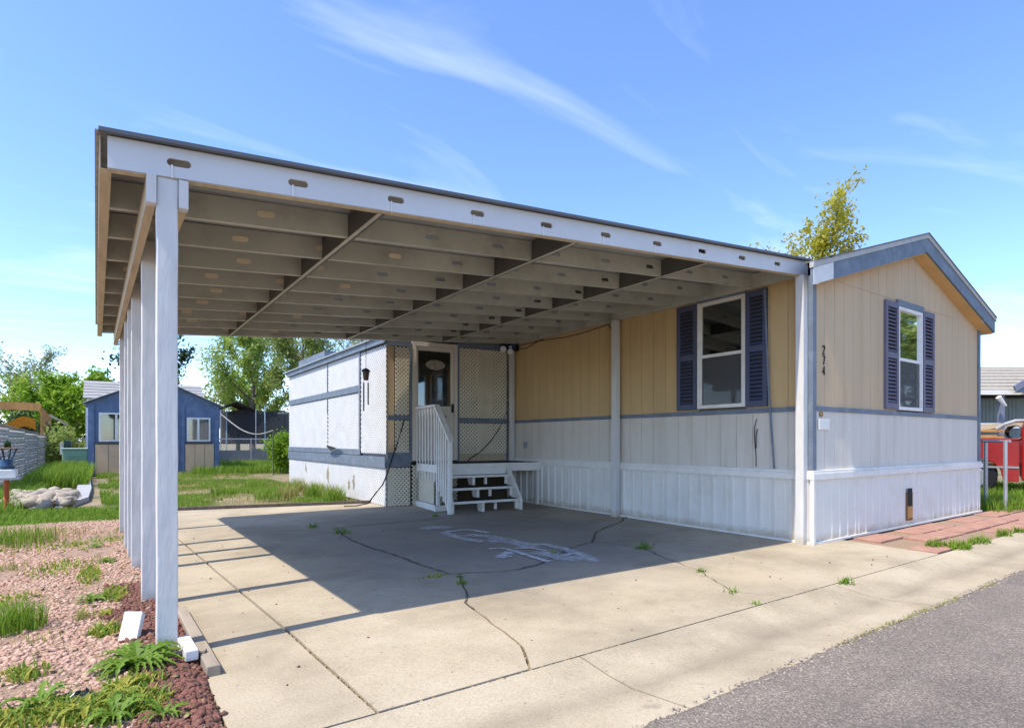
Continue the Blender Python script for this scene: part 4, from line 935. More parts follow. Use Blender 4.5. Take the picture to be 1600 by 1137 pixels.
# ---------------------------------------------------------------- scatter helpers
def stones(name, pts, smin, smax, m, z0, flat=.6, subdiv=0, parent=None):
    """one joined mesh of irregular stones (deformed octa/icosahedra)"""
    t = (1 + 5 ** .5) / 2
    V0 = np.array([(-1, t, 0), (1, t, 0), (-1, -t, 0), (1, -t, 0), (0, -1, t), (0, 1, t), (0, -1, -t), (0, 1, -t), (t, 0, -1), (t, 0, 1), (-t, 0, -1), (-t, 0, 1)]) / math.sqrt(1 + t * t)
    F0 = np.array([(0, 11, 5), (0, 5, 1), (0, 1, 7), (0, 7, 10), (0, 10, 11), (1, 5, 9), (5, 11, 4), (11, 10, 2), (10, 7, 6), (7, 1, 8), (3, 9, 4), (3, 4, 2), (3, 2, 6), (3, 6, 8), (3, 8, 9), (4, 9, 5), (2, 4, 11), (6, 2, 10), (8, 6, 7), (9, 8, 1)])
    n = len(pts); pts = np.asarray(pts); V = np.repeat(V0[None], n, 0)
    V = V * (1 + rng.uniform(-.28, .28, (n, 12, 1)))
    s_ = rng.uniform(smin, smax, (n, 1, 1)) * rng.choice([.55, .8, 1, 1, 1.3, 1.55], (n, 1, 1)); V = V * s_ * np.stack([rng.uniform(.8, 1.35, n), rng.uniform(.7, 1.0, n), rng.uniform(flat * .7, flat * 1.2, n)], -1)[:, None, :]
    ti = rng.uniform(-.5, .5, n); ct, st = np.cos(ti)[:, None], np.sin(ti)[:, None]; x, z = V[..., 0].copy(), V[..., 2].copy(); V[..., 0] = x * ct - z * st; V[..., 2] = x * st + z * ct
    a = rng.uniform(0, 2 * math.pi, n); ca, sa = np.cos(a)[:, None], np.sin(a)[:, None]; x, y = V[..., 0].copy(), V[..., 1].copy(); V[..., 0] = x * ca - y * sa; V[..., 1] = x * sa + y * ca
    V[..., 0] += pts[:, 0:1]; V[..., 1] += pts[:, 1:2]; zz = pts[:, 2] if pts.shape[1] > 2 else np.full(n, z0); V[..., 2] += (zz + s_[:, 0, 0] * flat * rng.uniform(.1, .7, n))[:, None]
    F = F0[None] + (np.arange(n) * 12)[:, None, None]
    return np_mesh(name, V.reshape(-1, 3), F.reshape(-1, 3), m, parent)
def inpoly(px_, py_, poly):
    inside = np.zeros(len(px_), bool); n = len(poly)
    for i in range(n):
        x0, y0 = poly[i]; x1, y1 = poly[(i + 1) % n]
        c = ((y0 > py_) != (y1 > py_)) & (px_ < (x1 - x0) * (py_ - y0) / (y1 - y0 + 1e-12) + x0); inside ^= c
    return inside
def sample(poly, dens, nearbias=None):
    xs = [p[0] for p in poly]; ys = [p[1] for p in poly]; A = (max(xs) - min(xs)) * (max(ys) - min(ys)); n = int(A * dens)
    x = rng.uniform(min(xs), max(xs), n); y = rng.uniform(min(ys), max(ys), n); k = inpoly(x, y, poly)
    if nearbias is not None: k &= rng.random(n) < nearbias(x, y)
    return np.stack([x[k], y[k]], -1)
def fbm(x, y, sc, seed=0):
    return np.array([mnoise.fractal((a * sc + seed, b * sc - seed, seed * .7), 1.0, 2.0, 3) for a, b in zip(x, y)])
def blades(name, pts, hmin, hmax, wd, m, z0=0., lean=.45, kind='stuff', parent=None, curl=.5):
    pts = np.asarray(pts); n = len(pts)
    if n == 0: return None
    h = rng.uniform(hmin, hmax, n); a = rng.uniform(0, 2 * math.pi, n); l = rng.uniform(.05, lean, n) * h; w_ = wd * rng.uniform(.6, 1.3, n)
    d = np.stack([np.cos(a), np.sin(a)], -1); s_ = np.stack([-d[:, 1], d[:, 0]], -1); zz = pts[:, 2] if pts.shape[1] > 2 else np.full(n, z0)
    V = np.zeros((n, 5, 3)); 
    for k, (f_, hh, ww) in enumerate(((0, 0, 1), (0, 0, -1), (.35, .6, -.8), (.35, .6, .8), (1.0, 1.0, 0))):
        V[:, k, :2] = pts[:, :2] + d * (l * f_ ** (1 + curl))[:, None] + s_ * (w_ * ww)[:, None]; V[:, k, 2] = zz + h * hh
    F = np.array([(0, 1, 2), (0, 2, 3), (3, 2, 4)])[None] + (np.arange(n) * 5)[:, None, None]
    o = np_mesh(name, V.reshape(-1, 3), F.reshape(-1, 3), m, parent)
    if kind: o['kind'] = kind
    return o
def weed(x, y, z, size, nl, label, m='weed', name='weed', group=None, upright=.35, jag=.5):
    """rosette of toothed leaves, each bending outwards"""
    mb = MB(); rr = random.Random(int(x * 917 + y * 331))
    for i in range(int(nl * 1.9)):
        a = 2 * math.pi * (i * .382 + rr.uniform(-.06, .06)); L_ = size * rr.uniform(.55, 1.1); up = upright * rr.uniform(.3, 1.9); w_ = L_ * rr.uniform(.05, .095); K = 15; n0 = len(mb.v)
        d = Vector((math.cos(a), math.sin(a), 0)); s_ = Vector((-d.y, d.x, 0)); tw = rr.uniform(-.6, .6)
        for k in range(K + 1):
            t = k / K; p = Vector((x, y, z)) + d * (L_ * t * (1 - .15 * t)) + Vector((0, 0, L_ * (up * t * 1.6 - up * 1.5 * t * t + .02)))
            ww = w_ * math.sin(math.pi * min(1, .12 + .88 * t) ** .8) * (1 + (jag if k % 2 else -jag)); 
            if k == K: ww = .001
            sv = s_ * math.cos(tw * t) + Vector((0, 0, math.sin(tw * t))); mb.v += [tuple(p - sv * ww + Vector((0, 0, ww * .35))), tuple(p), tuple(p + sv * ww + Vector((0, 0, ww * .35)))]
        for k in range(K):
            q = n0 + 3 * k; mb.f += [(q, q + 1, q + 4, q + 3), (q + 1, q + 2, q + 5, q + 4)]
    o = mb.build(name, m); return tag(o, label, 'weed', group)

# ---------------------------------------------------------------- gravel bed left of the drive
bed = [(-7, 2.0), (.33, 2.0), (.34, 8.6), (.05, 9.0), (-1.0, 8.9), (-7, 7.5)]
mb = MB(); NX, NY = 40, 44
def gz(x, y): return .028 + .028 * float(mnoise.noise((x * 1.1, y * 1.1, 2.2))) - .03 * max(0, (x - .26) / .08) * (x > .26)
for j in range(NY + 1):
    for i in range(NX + 1):
        x_ = -7 + 7.335 * i / NX; y_ = 1.9 + 7.2 * j / NY; mb.v.append((x_, y_, gz(x_, y_)))
for j in range(NY):
    for i in range(NX): q = j * (NX + 1) + i; mb.f.append((q, q + 1, q + NX + 2, q + NX + 1))
o = mb.build('gravel_bed', 'grit', smooth=True); tag(o, kind='structure')
P = sample(bed, 5200, lambda x, y: np.clip(1.25 - .09 * y, .35, 1) * (x > -.55 - .52 * y + 0) * (x > -3.2))
_nz = fbm(P[:, 0], P[:, 1], 2.4, 8.1)
lava_mask = ((P[:, 1] < 3.15) & (P[:, 0] > .07 + .06 * _nz)) | ((P[:, 1] >= 3.15) & (P[:, 1] < 4.9) & (P[:, 0] > .01 + .12 * _nz + .05 * np.abs(P[:, 1] - 3.9)))
bare = ((fbm(P[:, 0], P[:, 1], .9, 3.3) > .28) & (P[:, 1] > 4.0)) | ((fbm(P[:, 0], P[:, 1], 2.6, 6.6) > .34) & (rng.random(len(P)) < .7))
Q = P[~lava_mask & ~bare]; Q = np.column_stack([Q, [gz(a, b) - .004 for a, b in Q]])
o = stones('pink_gravel', Q, .005, .0125, 'pebble', .03, .65); tag(o, 'pink granite gravel spread over the bed left of the drive', 'gravel', kind='stuff')
Q = P[lava_mask]; Q = np.concatenate([Q, Q + rng.normal(0, .02, Q.shape)]); Q = np.column_stack([Q, [gz(a, b) - .002 for a, b in Q]])
o = stones('lava_rock', Q, .0055, .0135, 'lava', .03, .8); tag(o, 'dark red lava rock chips around the front post', 'gravel', kind='stuff')

Pl = sample([(-1.6, 2.2), (.33, 2.2), (.34, 8.5), (-1.6, 7.5)], 75); o = stones('leaf_litter', np.column_stack([Pl, [gz(a, b) + .012 for a, b in Pl]]), .006, .016, 'straw', 0, .18); tag(o, 'dry leaf litter and chips lying on the gravel', 'litter', kind='stuff')
# weeds and tufts in the gravel
def clump(cx, cy, sx, sy, n, z):
    r_ = np.sqrt(rng.random(n)) ** 1.3; a_ = rng.uniform(0, 2 * math.pi, n); return np.column_stack([cx + 1.9 * sx * r_ * np.cos(a_), cy + 1.9 * sy * r_ * np.sin(a_), np.full(n, z)])
def tuft(px, py, n, spread, h, label, m='grass', z=.03, group=None, name='grass_tuft', wd=.0028, lean=.8):
    c = G(px, py, z); pts = clump(c.x, c.y, spread, spread, n, z - .01)
    o = blades(name, pts, h * .45, h, wd, m, lean=lean, kind=None); return tag(o, label, 'grass tuft', group)
c = G(215, 1040, .03)
weed(c.x, c.y, .03, .25, 30, 'large leafy dandelion weed at the foot of the front carport post', upright=.38)
for px, py, s_, nl, lab in ((145, 940, .13, 16, 'leafy weed in the gravel beside the second carport post'), (165, 880, .12, 14, 'leafy weed in the gravel beside the third carport post'),
                            (60, 1105, .16, 16, 'jagged green weed at the bottom left corner of the gravel'), (180, 1125, .15, 18, 'bushy green weed below the black plastic scrap'),
                            (150, 855, .10, 10, 'small weed high up in the row along the carport posts'), (255, 1120, .13, 10, 'pale weed growing at the edge of the red lava rock')):
    c = G(px, py, .03); weed(c.x, c.y, .03, s_, nl, lab, upright=.55, m='weed')
for px, py, s_, nl, lab in ((190, 1085, .12, 30, 'yellowing low weed right of the black plastic scrap'), (135, 1115, .13, 24, 'yellow-green weed under the black plastic scrap'), (165, 960, .08, 20, 'yellowing weed mat behind the white block'),
                            (30, 1120, .10, 20, 'yellow weed mat in the bottom left corner')):
    c = G(px, py, .03); weed(c.x, c.y, .03, s_, nl, lab, upright=.45, m='weedy', jag=.2)
tuft(15, 985, 420, .085, .20, 'thick green grass clump at the left picture edge'); tuft(20, 890, 90, .06, .10, 'thin pale grass tuft above the thick clump', 'drygrass')
tuft(130, 965, 70, .03, .09, 'thin dry grass tuft behind the white block', 'drygrass'); tuft(60, 1000, 40, .05, .06, 'sparse grass wisps right of the thick clump', 'drygrass')
tuft(5, 850, 500, .22, .24, 'tall grass clump at the left edge below the orange post'); tuft(60, 838, 420, .22, .13, 'yellowing grass patch at the top of the gravel', 'drygrass')
tuft(180, 830, 60, .12, .07, 'sparse dry grass beside the rear posts', 'drygrass')
# low yellow-green ground cover creeping through the stones
gc = []
for px, py, rx_, ry_, n in ((60, 1125, .30, .10, 900), (180, 1110, .16, .12, 800), (215, 1070, .10, .06, 300), (165, 985, .07, .10, 260), (180, 930, .06, .2, 260), (140, 900, .07, .3, 260), (30, 1060, .10, .10, 160), (90, 890, .2, .3, 200), (120, 850, .5, .4, 350), (10, 940, .15, .2, 160)):
    c = G(px, py, .03); q = clump(c.x, c.y, rx_ * .6, ry_ * .6, n, .03); q[:, 2] = [gz(a, b) for a, b in q[:, :2]]; gc.append(q[q[:, 0] < .2])
gc = np.concatenate(gc); o = blades('ground_cover', gc[::2], .012, .045, .006, 'weedy', lean=1.5); tag(o, 'low yellow weeds creeping through the pink gravel', 'weeds')
o = blades('ground_cover', gc[1::2], .015, .05, .005, 'weed', lean=1.5); tag(o, 'low green weeds creeping through the pink gravel', 'weeds')
# scraps at the foot of the post
blk = thing('white_block', tuple(G(203, 1000, .0)), 'white foam block leaning upright behind the dandelion', 'block')
b0 = G(205, 1003, .02); mb = MB(); A_ = Vector((.82, -.57, 0)); B_ = Vector((.10, .30, .42)).normalized()
o0 = Vector((b0.x - .06, b0.y + .02, .02)); T_ = A_.cross(B_).normalized() * .035
mb.hexa([o0, o0 + A_ * .095, o0 + A_ * .095 - T_, o0 - T_, o0 + B_ * .17, o0 + A_ * .095 + B_ * .17, o0 + A_ * .095 + B_ * .17 - T_, o0 + B_ * .17 - T_]); mb.build('block_body', 'foam', blk, bevel=.006); adopt(blk)
def plank(a, b, w_, t_, z, m, label, name='wood_plank'):
    a, b = G(*a), G(*b); o = MB().bar((a.x, a.y, z), (b.x, b.y, z), w_, t_).build(name, m, None, bevel=.004); return tag(o, label, 'plank')
a, b = G(282, 958), G(334, 1056); o = MB().bar((a.x - .0, a.y, .018), (b.x, b.y, .022), .055, .05).build('edging_board', 'wood', None, bevel=.004); tag(o, 'weathered edging board lying along the slab by the front post', 'plank')
a, b = G(286, 1000, .06), G(300, 1022, .06); o = MB().bar((a.x, a.y, .06), (b.x, b.y, .055), .055, .05).build('wood_block', 'white', None, bevel=.005); tag(o, 'chipped white-painted wood block right of the front post', 'wood block')
plank((240, 1037), (322, 1034), .03, .014, .055, 'wood', 'short grey stick lying across the lava rock')
mb = MB(); c = G(125, 1092, .03)
for i in range(7):
    for j in range(7):
        mb.v.append((c.x + (i - 3) * .022 + random.uniform(-.008, .008), c.y + (j - 3) * .012 + random.uniform(-.006, .006), .035 + .045 * random.random() * (1 - ((i - 3) / 4) ** 2) * (1 - ((j - 3) / 4) ** 2)))
for i in range(6):
    for j in range(6): q = i * 7 + j; mb.f.append((q, q + 7, q + 8, q + 1))
o = mb.build('plastic_scrap', 'plastic', None, smooth=False); tag(o, 'crumpled scrap of black plastic on the gravel', 'plastic scrap')
# weeds in the drive's cracks
k_ = 0
for px, py, s_, n, lab in ((532, 833, .10, 60, 'weed tuft in the shaded crack nearest the lawn edge'), (488, 824, .07, 40, 'flat weed left of the shaded crack tuft'), (1005, 857, .09, 80, 'dark weed tuft in the shaded slab near the sunlight edge'),
                           (680, 807, .06, 40, 'small weed tuft in front of the white steps'), (866, 865, .05, 30, 'tiny weed beside the white paint scribble'), (722, 912, .045, 50, 'weed strip in the crack where shade meets sun'), (718, 902, .035, 30, 'weed at the meeting of the three cracks'),
                           (1095, 893, .05, 30, 'bright weed on the sunlit slab nearest the house'), (1145, 926, .06, 24, 'leafy weed midway along the sunlit crack'), (1180, 944, .035, 16, 'tiny weed at the end of the sunlit crack'),
                           (1322, 911, .07, 40, 'bright green weed in the gutter joint')):
    c = G(px, py); pts = np.column_stack([rng.normal(c.x, s_ * .5, n), rng.normal(c.y, s_ * .35, n), np.full(n, .0)]); o = blades('crack_weed', pts, s_ * .3, s_ * .9, .004, 'weed', lean=1.2, kind=None); tag(o, lab, 'weed')
c = G(678, 901); pts = np.column_stack([rng.normal(c.x, .05, 60), rng.normal(c.y, .02, 60), np.zeros(60)]); o = blades('crack_weed', pts, .01, .03, .005, 'weedy', lean=1.5, kind=None); tag(o, 'yellow moss patch in the shaded crack', 'moss')
# grass line along asphalt edge
xs = rng.uniform(1.6, 8, 2600); k = fbm(xs, xs * 0, 1.6, 5.) > .12; xs = xs[k]
pts = np.column_stack([xs, YA - .01 + rng.normal(0, .012, len(xs)) + .008 * np.sin(xs * 2.3), np.full(len(xs), -.015)]); o = blades('kerb_grass', pts, .008, .035, .003, 'drygrass', lean=1.6); tag(o, 'dry grass growing along the asphalt edge', 'grass')
_x = rng.uniform(1.2, 9, 1500); _p = np.column_stack([_x, YA - np.abs(rng.normal(0, .07, 1500)) + .03, np.full(1500, .0)]); o = stones('edge_grit', _p, .002, .006, 'cobble', 0, .7); tag(o, 'loose grit gathered along the edge of the asphalt', 'grit', kind='stuff')
def dirt_line(pl, n, sp_):
    out_ = []
    for i in range(n):
        j = random.randrange(len(pl) - 1); p = pl[j].lerp(pl[j + 1], random.random()); out_.append((p.x + random.gauss(0, sp_), p.y + random.gauss(0, sp_), -.008))
    return out_
Pd = dirt_line(cA, 420, .008) + dirt_line(J1[:4], 200, .01) + dirt_line([Vector((.9, YK)), Vector((2.2, YK))], 300, .012) + dirt_line([Vector((2.2, YK)), Vector((6, YK))], 260, .006) + dirt_line(cC, 160, .01) + dirt_line(cB, 120, .01)
o = stones('crack_grit', np.array(Pd), .003, .007, 'straw', 0, .7); tag(o, 'fine grit and straw caught in the slab joints', 'grit', kind='stuff')
# scattered specks on the slabs
Pd = sample([(.4, YK), (6.2, YK), (5.8, 3.1), (5.8, 8), (.5, 8)], 9); o = stones('slab_debris', np.column_stack([Pd, np.full(len(Pd), .002)]), .002, .006, 'lava', 0, .6); tag(o, 'scattered specks of grit on the driveway', 'grit', kind='stuff')

# ---------------------------------------------------------------- lawn and yard at the back left
def grass_area(name, poly, dens, hmin, hmax, label, m='grass', msk=None, wd=.004, z0=-.03):
    P_ = sample(poly, dens)
    if msk is not None: P_ = P_[msk(P_)]
    P_ = np.column_stack([P_, np.full(len(P_), z0)]); o = blades(name, P_, hmin, hmax, wd, m, lean=.7); tag(o, label, 'grass'); return o
thick = lambda P_: (fbm(P_[:, 0], P_[:, 1], .55, 1.2) + .35 * fbm(P_[:, 0], P_[:, 1], 2.2, 4.2)+ 0) > .06
lawn = [(.1, 10.2), (3.5, 9.5), (3.5, 13), (3.5, 22), (-.2, 22)]
grass_area('lawn_grass', lawn, 2300, .025, .085, 'patchy green lawn behind the driveway', msk=thick, wd=.005)
grass_area('lawn_grass', lawn, 240, .03, .10, 'dry straw-coloured grass in the lawn behind the driveway', 'drygrass', wd=.004)
grass_area('lawn_grass', [(-1.3, 9.0), (.1, 8.9), (.1, 10.8), (-1.5, 11.2)], 2400, .04, .11, 'band of long grass between the gravel and the cobbles', wd=.006)
grass_area('lawn_grass', [(-1.5, 16.5), (-.45, 16.5), (-.5, 24), (-1.7, 24)], 900, .15, .5, 'tall green grass behind the cobble bed', wd=.009)
grass_area('lawn_grass', [(-1.9, 11), (-1.1, 10.5), (-1.2, 24), (-1.9, 24)], 500, .08, .26, 'rank grass along the foot of the white fence', wd=.007)
grass_area('lawn_grass', [(-.1, 10.5), (.1, 10.4), (.1, 22), (-.4, 22)], 1300, .05, .12, 'strip of lawn right of the cobble bed', msk=thick, wd=.005)
grass_area('lawn_grass', [(2.0, 20), (6, 20), (6, 28), (3, 28)], 420, .1, .3, 'rough grass in front of the chain-link fence', wd=.009)
P_ = sample([(2.65, 10.0), (3.5, 9.8), (3.5, 14.8), (2.9, 14.8)], 60); 
k_ = 0
for (x_, y_) in [(3.25, 10.3), (3.1, 10.9), (3.35, 11.6), (2.95, 12.2), (3.3, 12.8), (3.15, 9.9), (2.7, 11.2)]:
    n = 260; pts = clump(x_, y_, .10, .14, n, -.03); o = blades('grass_tuft', pts, .12, .34, .005, 'grass' if k_ % 2 else 'drygrass', lean=.7, kind=None)
    tag(o, ['first rank tuft behind the slab edge along the lattice side wall', 'dry tuft one step in from the lattice side wall', 'third tuft touching the lattice side wall', 'dry tuft standing free before the middle of the lattice wall', 'fifth tuft against the lattice wall towards its far end', 'tuft at the porch corner rubble', 'dry tuft farthest out from the lattice wall'][k_], 'grass tuft', 'tufts along the lattice wall'); k_ += 1
for (px, py, lab_) in ((400, 760, 'farthest raised green tuft on the patchy lawn'), (350, 772, 'raised green tuft on the left part of the lawn'), (420, 778, 'raised green tuft nearest the slab on the lawn')):
    c = G(px, py); n = 240; pts = clump(c.x, c.y, .13, .16, n, -.03); o = blades('grass_tuft', pts, .1, .24, .005, 'grass', lean=.8, kind=None); tag(o, lab_, 'grass tuft', 'tufts on the lawn')
pp = sample([(3.0, 9.45), (3.58, 9.3), (3.58, 10.2), (3.1, 10.2)], 900); o = stones('brick_rubble', np.column_stack([pp, np.full(len(pp), -.03)]), .01, .03, 'pebble', 0, .6); tag(o, 'crumbled pinkish rubble at the porch corner', 'rubble', kind='stuff')
# dark timber edge at the back of the slab
a, b = Vector((.36, 10.12)), Vector((3.62, 9.31)); o = MB().bar((a.x, a.y, .01), (b.x, b.y, .01), .05, .07).build('lawn_edging', M['bark']); tag(o, 'dark timber edging between the slab and the lawn', 'edging')
# cobble bed with its concrete edging strip
cob = thing('cobble_bed', tuple(G(80, 765)), 'heap of tan river cobbles in the yard beside the white fence', 'rock bed')
cpoly = [tuple(G(*p).xy) for p in ((10, 792), (105, 796), (120, 778), (128, 737), (60, 740), (25, 765))]
cpts = sample(cpoly, 125); k_ = 0; order = np.argsort(cpts[:, 1]); protos = []
for i in range(6):
    st_ = stones('cobble', np.array([[0, 0, 0]]), .075, .115, 'cobble', 0, .55); protos.append(st_.data); bpy.data.objects.remove(st_)
for i in order[:290]:
    o = bpy.data.objects.new('cobble', protos[k_ % 6]); C.objects.link(o); sc_ = random.uniform(.65, 1.25); o.location = (cpts[i, 0], cpts[i, 1], random.uniform(-.02, .09)); o.scale = (sc_, sc_, sc_); o.rotation_euler = (0, 0, random.uniform(0, 6.28)); o.parent = cob; k_ += 1
q = [G(*p) for p in ((115, 787), (138, 779), (143, 764), (139, 737), (128, 737), (120, 765))]
MB().prism([p.xy for p in q], -.05, .035).build('edging_strip', 'slatefab', cob, tri=True); adopt(cob)
# ---------------------------------------------------------------- fences
def chainlink(mb, fn, L_, h, pitch, wr):
    n = int((L_ + h) / pitch)
    for sg in (0, 1):
        for i in range(n + 1):
            c = i * pitch; lo = max(0, c - h); hi = min(L_, c)
            if hi - lo < .02: continue
            a, b = (lo, c - lo), (hi, c - hi)
            if sg: a, b = (L_ - a[0], a[1]), (L_ - b[0], b[1])
            A, B = Vector(fn(*a)), Vector(fn(*b)); mb.tube([A, B], wr, 3, cap=False)
fx = lambda y: -1.95
ft = lambda y: 1.40 - .16 * min(1, max(0, (y - 16) / 11))
fen = thing('slatted_fence', (fx(14.6), 14.6, 0), 'chain-link fence with white woven slats along the left of the yard', 'fence')
ys = [14.6, 17.4, 20.4, 23.6, 27.9]
for y_ in ys: MB().tube([(fx(y_), y_, -.05), (fx(y_), y_, ft(y_) + .02)], .022, 10).build('fence_post', 'steel', fen)
for i in range(len(ys) - 1):
    y0, y1 = ys[i], ys[i + 1]; MB().tube([(fx(y0), y0, ft(y0)), (fx((y0 + y1) / 2), (y0 + y1) / 2, ft((y0 + y1) / 2) - .01), (fx(y1), y1, ft(y1))], .02, 8).build('top_rail', 'wood', fen)
    mb = MB(); n = 16
    for k in range(n):
        z = .04 + k * ((ft(y1) - .08) / n); m_ = 8
        for j in range(m_):
            ya, yb = y0 + (y1 - y0) * j / m_, y0 + (y1 - y0) * (j + 1) / m_; of = .0015 * (1 if (j + k) % 2 else -1)
            mb.hexa([(fx(ya) + of - .003, ya, z), (fx(ya) + of + .003, ya, z), (fx(yb) - of + .003, yb, z), (fx(yb) - of - .003, yb, z), (fx(ya) + of - .003, ya, z + .060), (fx(ya) + of + .003, ya, z + .060), (fx(yb) - of + .003, yb, z + .060), (fx(yb) - of - .003, yb, z + .060)])
    o = mb.build('woven_slats', 'plastic_slat', fen); tag(o, kind='stuff')
    mb = MB(); chainlink(mb, lambda u, z: (fx(y0 + u) + .012, y0 + u, z + .04), y1 - y0, ft(y1) - .05, .11, .0045); o = mb.build('wire_mesh', 'steel', fen); tag(o, kind='stuff')
adopt(fen)
bf = thing('chain_link_fence', (-1.7, 28, 0), 'plain chain-link fence across the far end of the yard', 'fence')
xs_ = [-1.75 + 2.3 * i for i in range(6)]
for x_ in xs_: MB().tube([(x_, 28, -.05), (x_, 28, 1.16)], .024, 8).build('fence_post', 'steel', bf)
MB().tube([(xs_[0], 28, 1.12), (xs_[-1], 28, 1.12)], .02, 8).build('top_rail', 'steel', bf)
mb = MB(); chainlink(mb, lambda u, z: (xs_[0] + u, 28, z + .03), xs_[-1] - xs_[0], 1.08, .10, .0045); o = mb.build('wire_mesh', 'steel', bf); tag(o, kind='stuff')
mb = MB(); 
for i in range(5): mb.box(xs_[i] + .03, xs_[i + 1] - .03, 28.02, 28.03, .03, .62 + .06 * (i % 2))
o = mb.build('grey_privacy_mesh', mat('privacy_mesh', (.30, .30, .31), .8, .3, 20), bf); adopt(bf)

# ---------------------------------------------------------------- garden shed
shed = thing('garden_shed', (1.22, 22, 0), 'blue gabled garden shed with tan lower panels and two windows', 'shed')
SX0, SX1, SY, SD = -.60, 3.04, 22.0, 3.2; PK = (1.22, 3.06)
def shz(x): return 2.24 + (PK[1] - 2.24) * (1 - abs(x - PK[0]) / 1.82)
mb = MB(); mb.extr([(SX0, SY + .03, -.05), (SX1, SY + .03, -.05), (SX1, SY + .03, 2.24), (PK[0], SY + .03, PK[1]), (SX0, SY + .03, 2.24)], (0, SD, 0)); mb.build('wall', 'shedblue', shed)
for xa, xb in ((SX0 + .18, .62), (2.02, SX1 - .16)):                    # tan panel planks below each window
    n = 3
    for i in range(n):
        a_, b_ = xa + (xb - xa) * i / n, xa + (xb - xa) * (i + 1) / n - .012; MB().box(a_, b_, SY - .012, SY + .028, -.03, .93).build('panel', 'shedtan', shed)
for xa, xb in ((SX0, SX0 + .16), (SX1 - .15, SX1), (.66, .78), (1.64, 1.76), (1.90, 2.0)): MB().box(xa, xb, SY - .018, SY + .028, -.03, 2.2).build('corner_board', 'shedblue', shed)
d = MB().box(.80, 1.62, SY - .01, SY + .028, -.02, 2.05).build('door', 'shedblue', shed); MB().box(1.52, 1.56, SY - .05, SY - .011, .95, 1.08).build('handle', 'steel', d)
def swin(x0, x1, z0, z1, div):
    f = MB()
    for a_, b_, c_, d_ in ((x0, x0 + .05, z0, z1), (x1 - .05, x1, z0, z1), (x0 + .05, x1 - .05, z0, z0 + .05), (x0 + .05, x1 - .05, z1 - .05, z1), (div - .03, div + .03, z0 + .05, z1 - .05)): f.box(a_, b_, SY - .03, SY + .026, c_, d_)
    fo = f.build('window', 'white', shed); MB().box(x0 + .05, x1 - .05, SY - .006, SY - .002, z0 + .05, z1 - .05).build('pane', 'glass', fo); MB().box(x0 + .05, x1 - .05, SY + .004, SY + .026, z0 + .05, z1 - .05).build('curtain', 'screen', fo)
    MB().box(x0 - .04, x1 + .04, SY - .05, SY - .0005, z0 - .06, z0 - .002).build('sill', 'beam', fo)
swin(-.33, .62, 1.02, 1.92, .12); swin(2.06, 2.76, 1.02, 1.82, 2.40)
for sg in (-1, 1):
    xe = PK[0] + sg * 1.95; ze = shz(PK[0] + sg * 1.82) - (PK[1] - 2.24) / 1.82 * .13; K = 20
    mb = MB(); nv = 0
    for i in range(K * 2 + 1):
        y_ = SY - .15 + (SD + .3) * i / (K * 2); h_ = .014 * (i % 2); mb.v += [(PK[0], y_, PK[1] + .03 + h_), (xe, y_, ze + .03 + h_), (PK[0], y_, PK[1] + .012), (xe, y_, ze + .012)]
    for i in range(K * 2):
        q = 4 * i
        mb.f += [(q, q + 1, q + 5, q + 4), (q + 2, q + 6, q + 7, q + 3), (q + 1, q + 3, q + 7, q + 5)]
    mb.f += [(0, 2, 3, 1), (8 * K, 8 * K + 1, 8 * K + 3, 8 * K + 2)]; mb.build('roof', 'shedroof', shed)
adopt(shed)
# pale mobile home roof and wall behind the shed
nb = thing('far_trailer', (-.5, 27, 0), 'pale trailer with a striped metal roof rising behind the shed', 'trailer')
MB().box(-.75, 2.9, 25.9, 27.6, 0, 2.55).build('wall', 'fence_slat', nb)
for i in range(14): z = .1 + i * .17; MB().box(-.775, -.752, 25.9, 27.6, z, z + .155).build('clapboard', 'fence_slat', nb)
for i in range(6):
    t = i / 6; y_ = 25.8 + 1.2 * t; MB().extr([(-.85, y_, 2.56 + .72 * t), (-.85, y_ + .21, 2.56 + .72 * (t + 1 / 6)), (-.85, y_ + .21, 2.59 + .72 * (t + 1 / 6)), (-.85, y_ - .02, 2.60 + .72 * t)], (3.9, 0, 0)).build('roof_panel', 'shedroof', nb)
adopt(nb)
# green utility box and meter post
ub = thing('utility_box', tuple(PY(117, 715, 24.5).xy) + (0,), 'low pale green utility cabinet beside the shed', 'utility box')
a, b = PY(97, 700, 24.5), PY(137, 700, 24.5); MB().box(a.x, b.x, 24.5, 25.2, -.05, a.z - .04).build('cabinet', 'green_box', ub, bevel=.02)
for k in range(5): MB().box(a.x + .04, b.x - .04, 24.48, 24.499, .15 + k * .09, .2 + k * .09).build('louvre', 'green_box', ub)
MB().box(a.x - .04, b.x + .04, 24.44, 25.24, a.z - .04, a.z).build('lid', mat('green_lid', (.42, .56, .42), .5), ub, bevel=.01)
adopt(ub)
a, b = PY(100, 686, 26), PY(111, 686, 26); mpst = thing('meter_pedestal', (a.x, 26, 0), 'dark green meter pedestal behind the pale green cabinet', 'meter'); MB().box(a.x, b.x, 26, 26.2, 0, 1.06).build('pedestal', 'dark_green', mpst, bevel=.02); MB().box(a.x - .12, a.x - .01, 26, 26.1, .55, .98).build('meter_box', 'white', mpst); adopt(mpst)

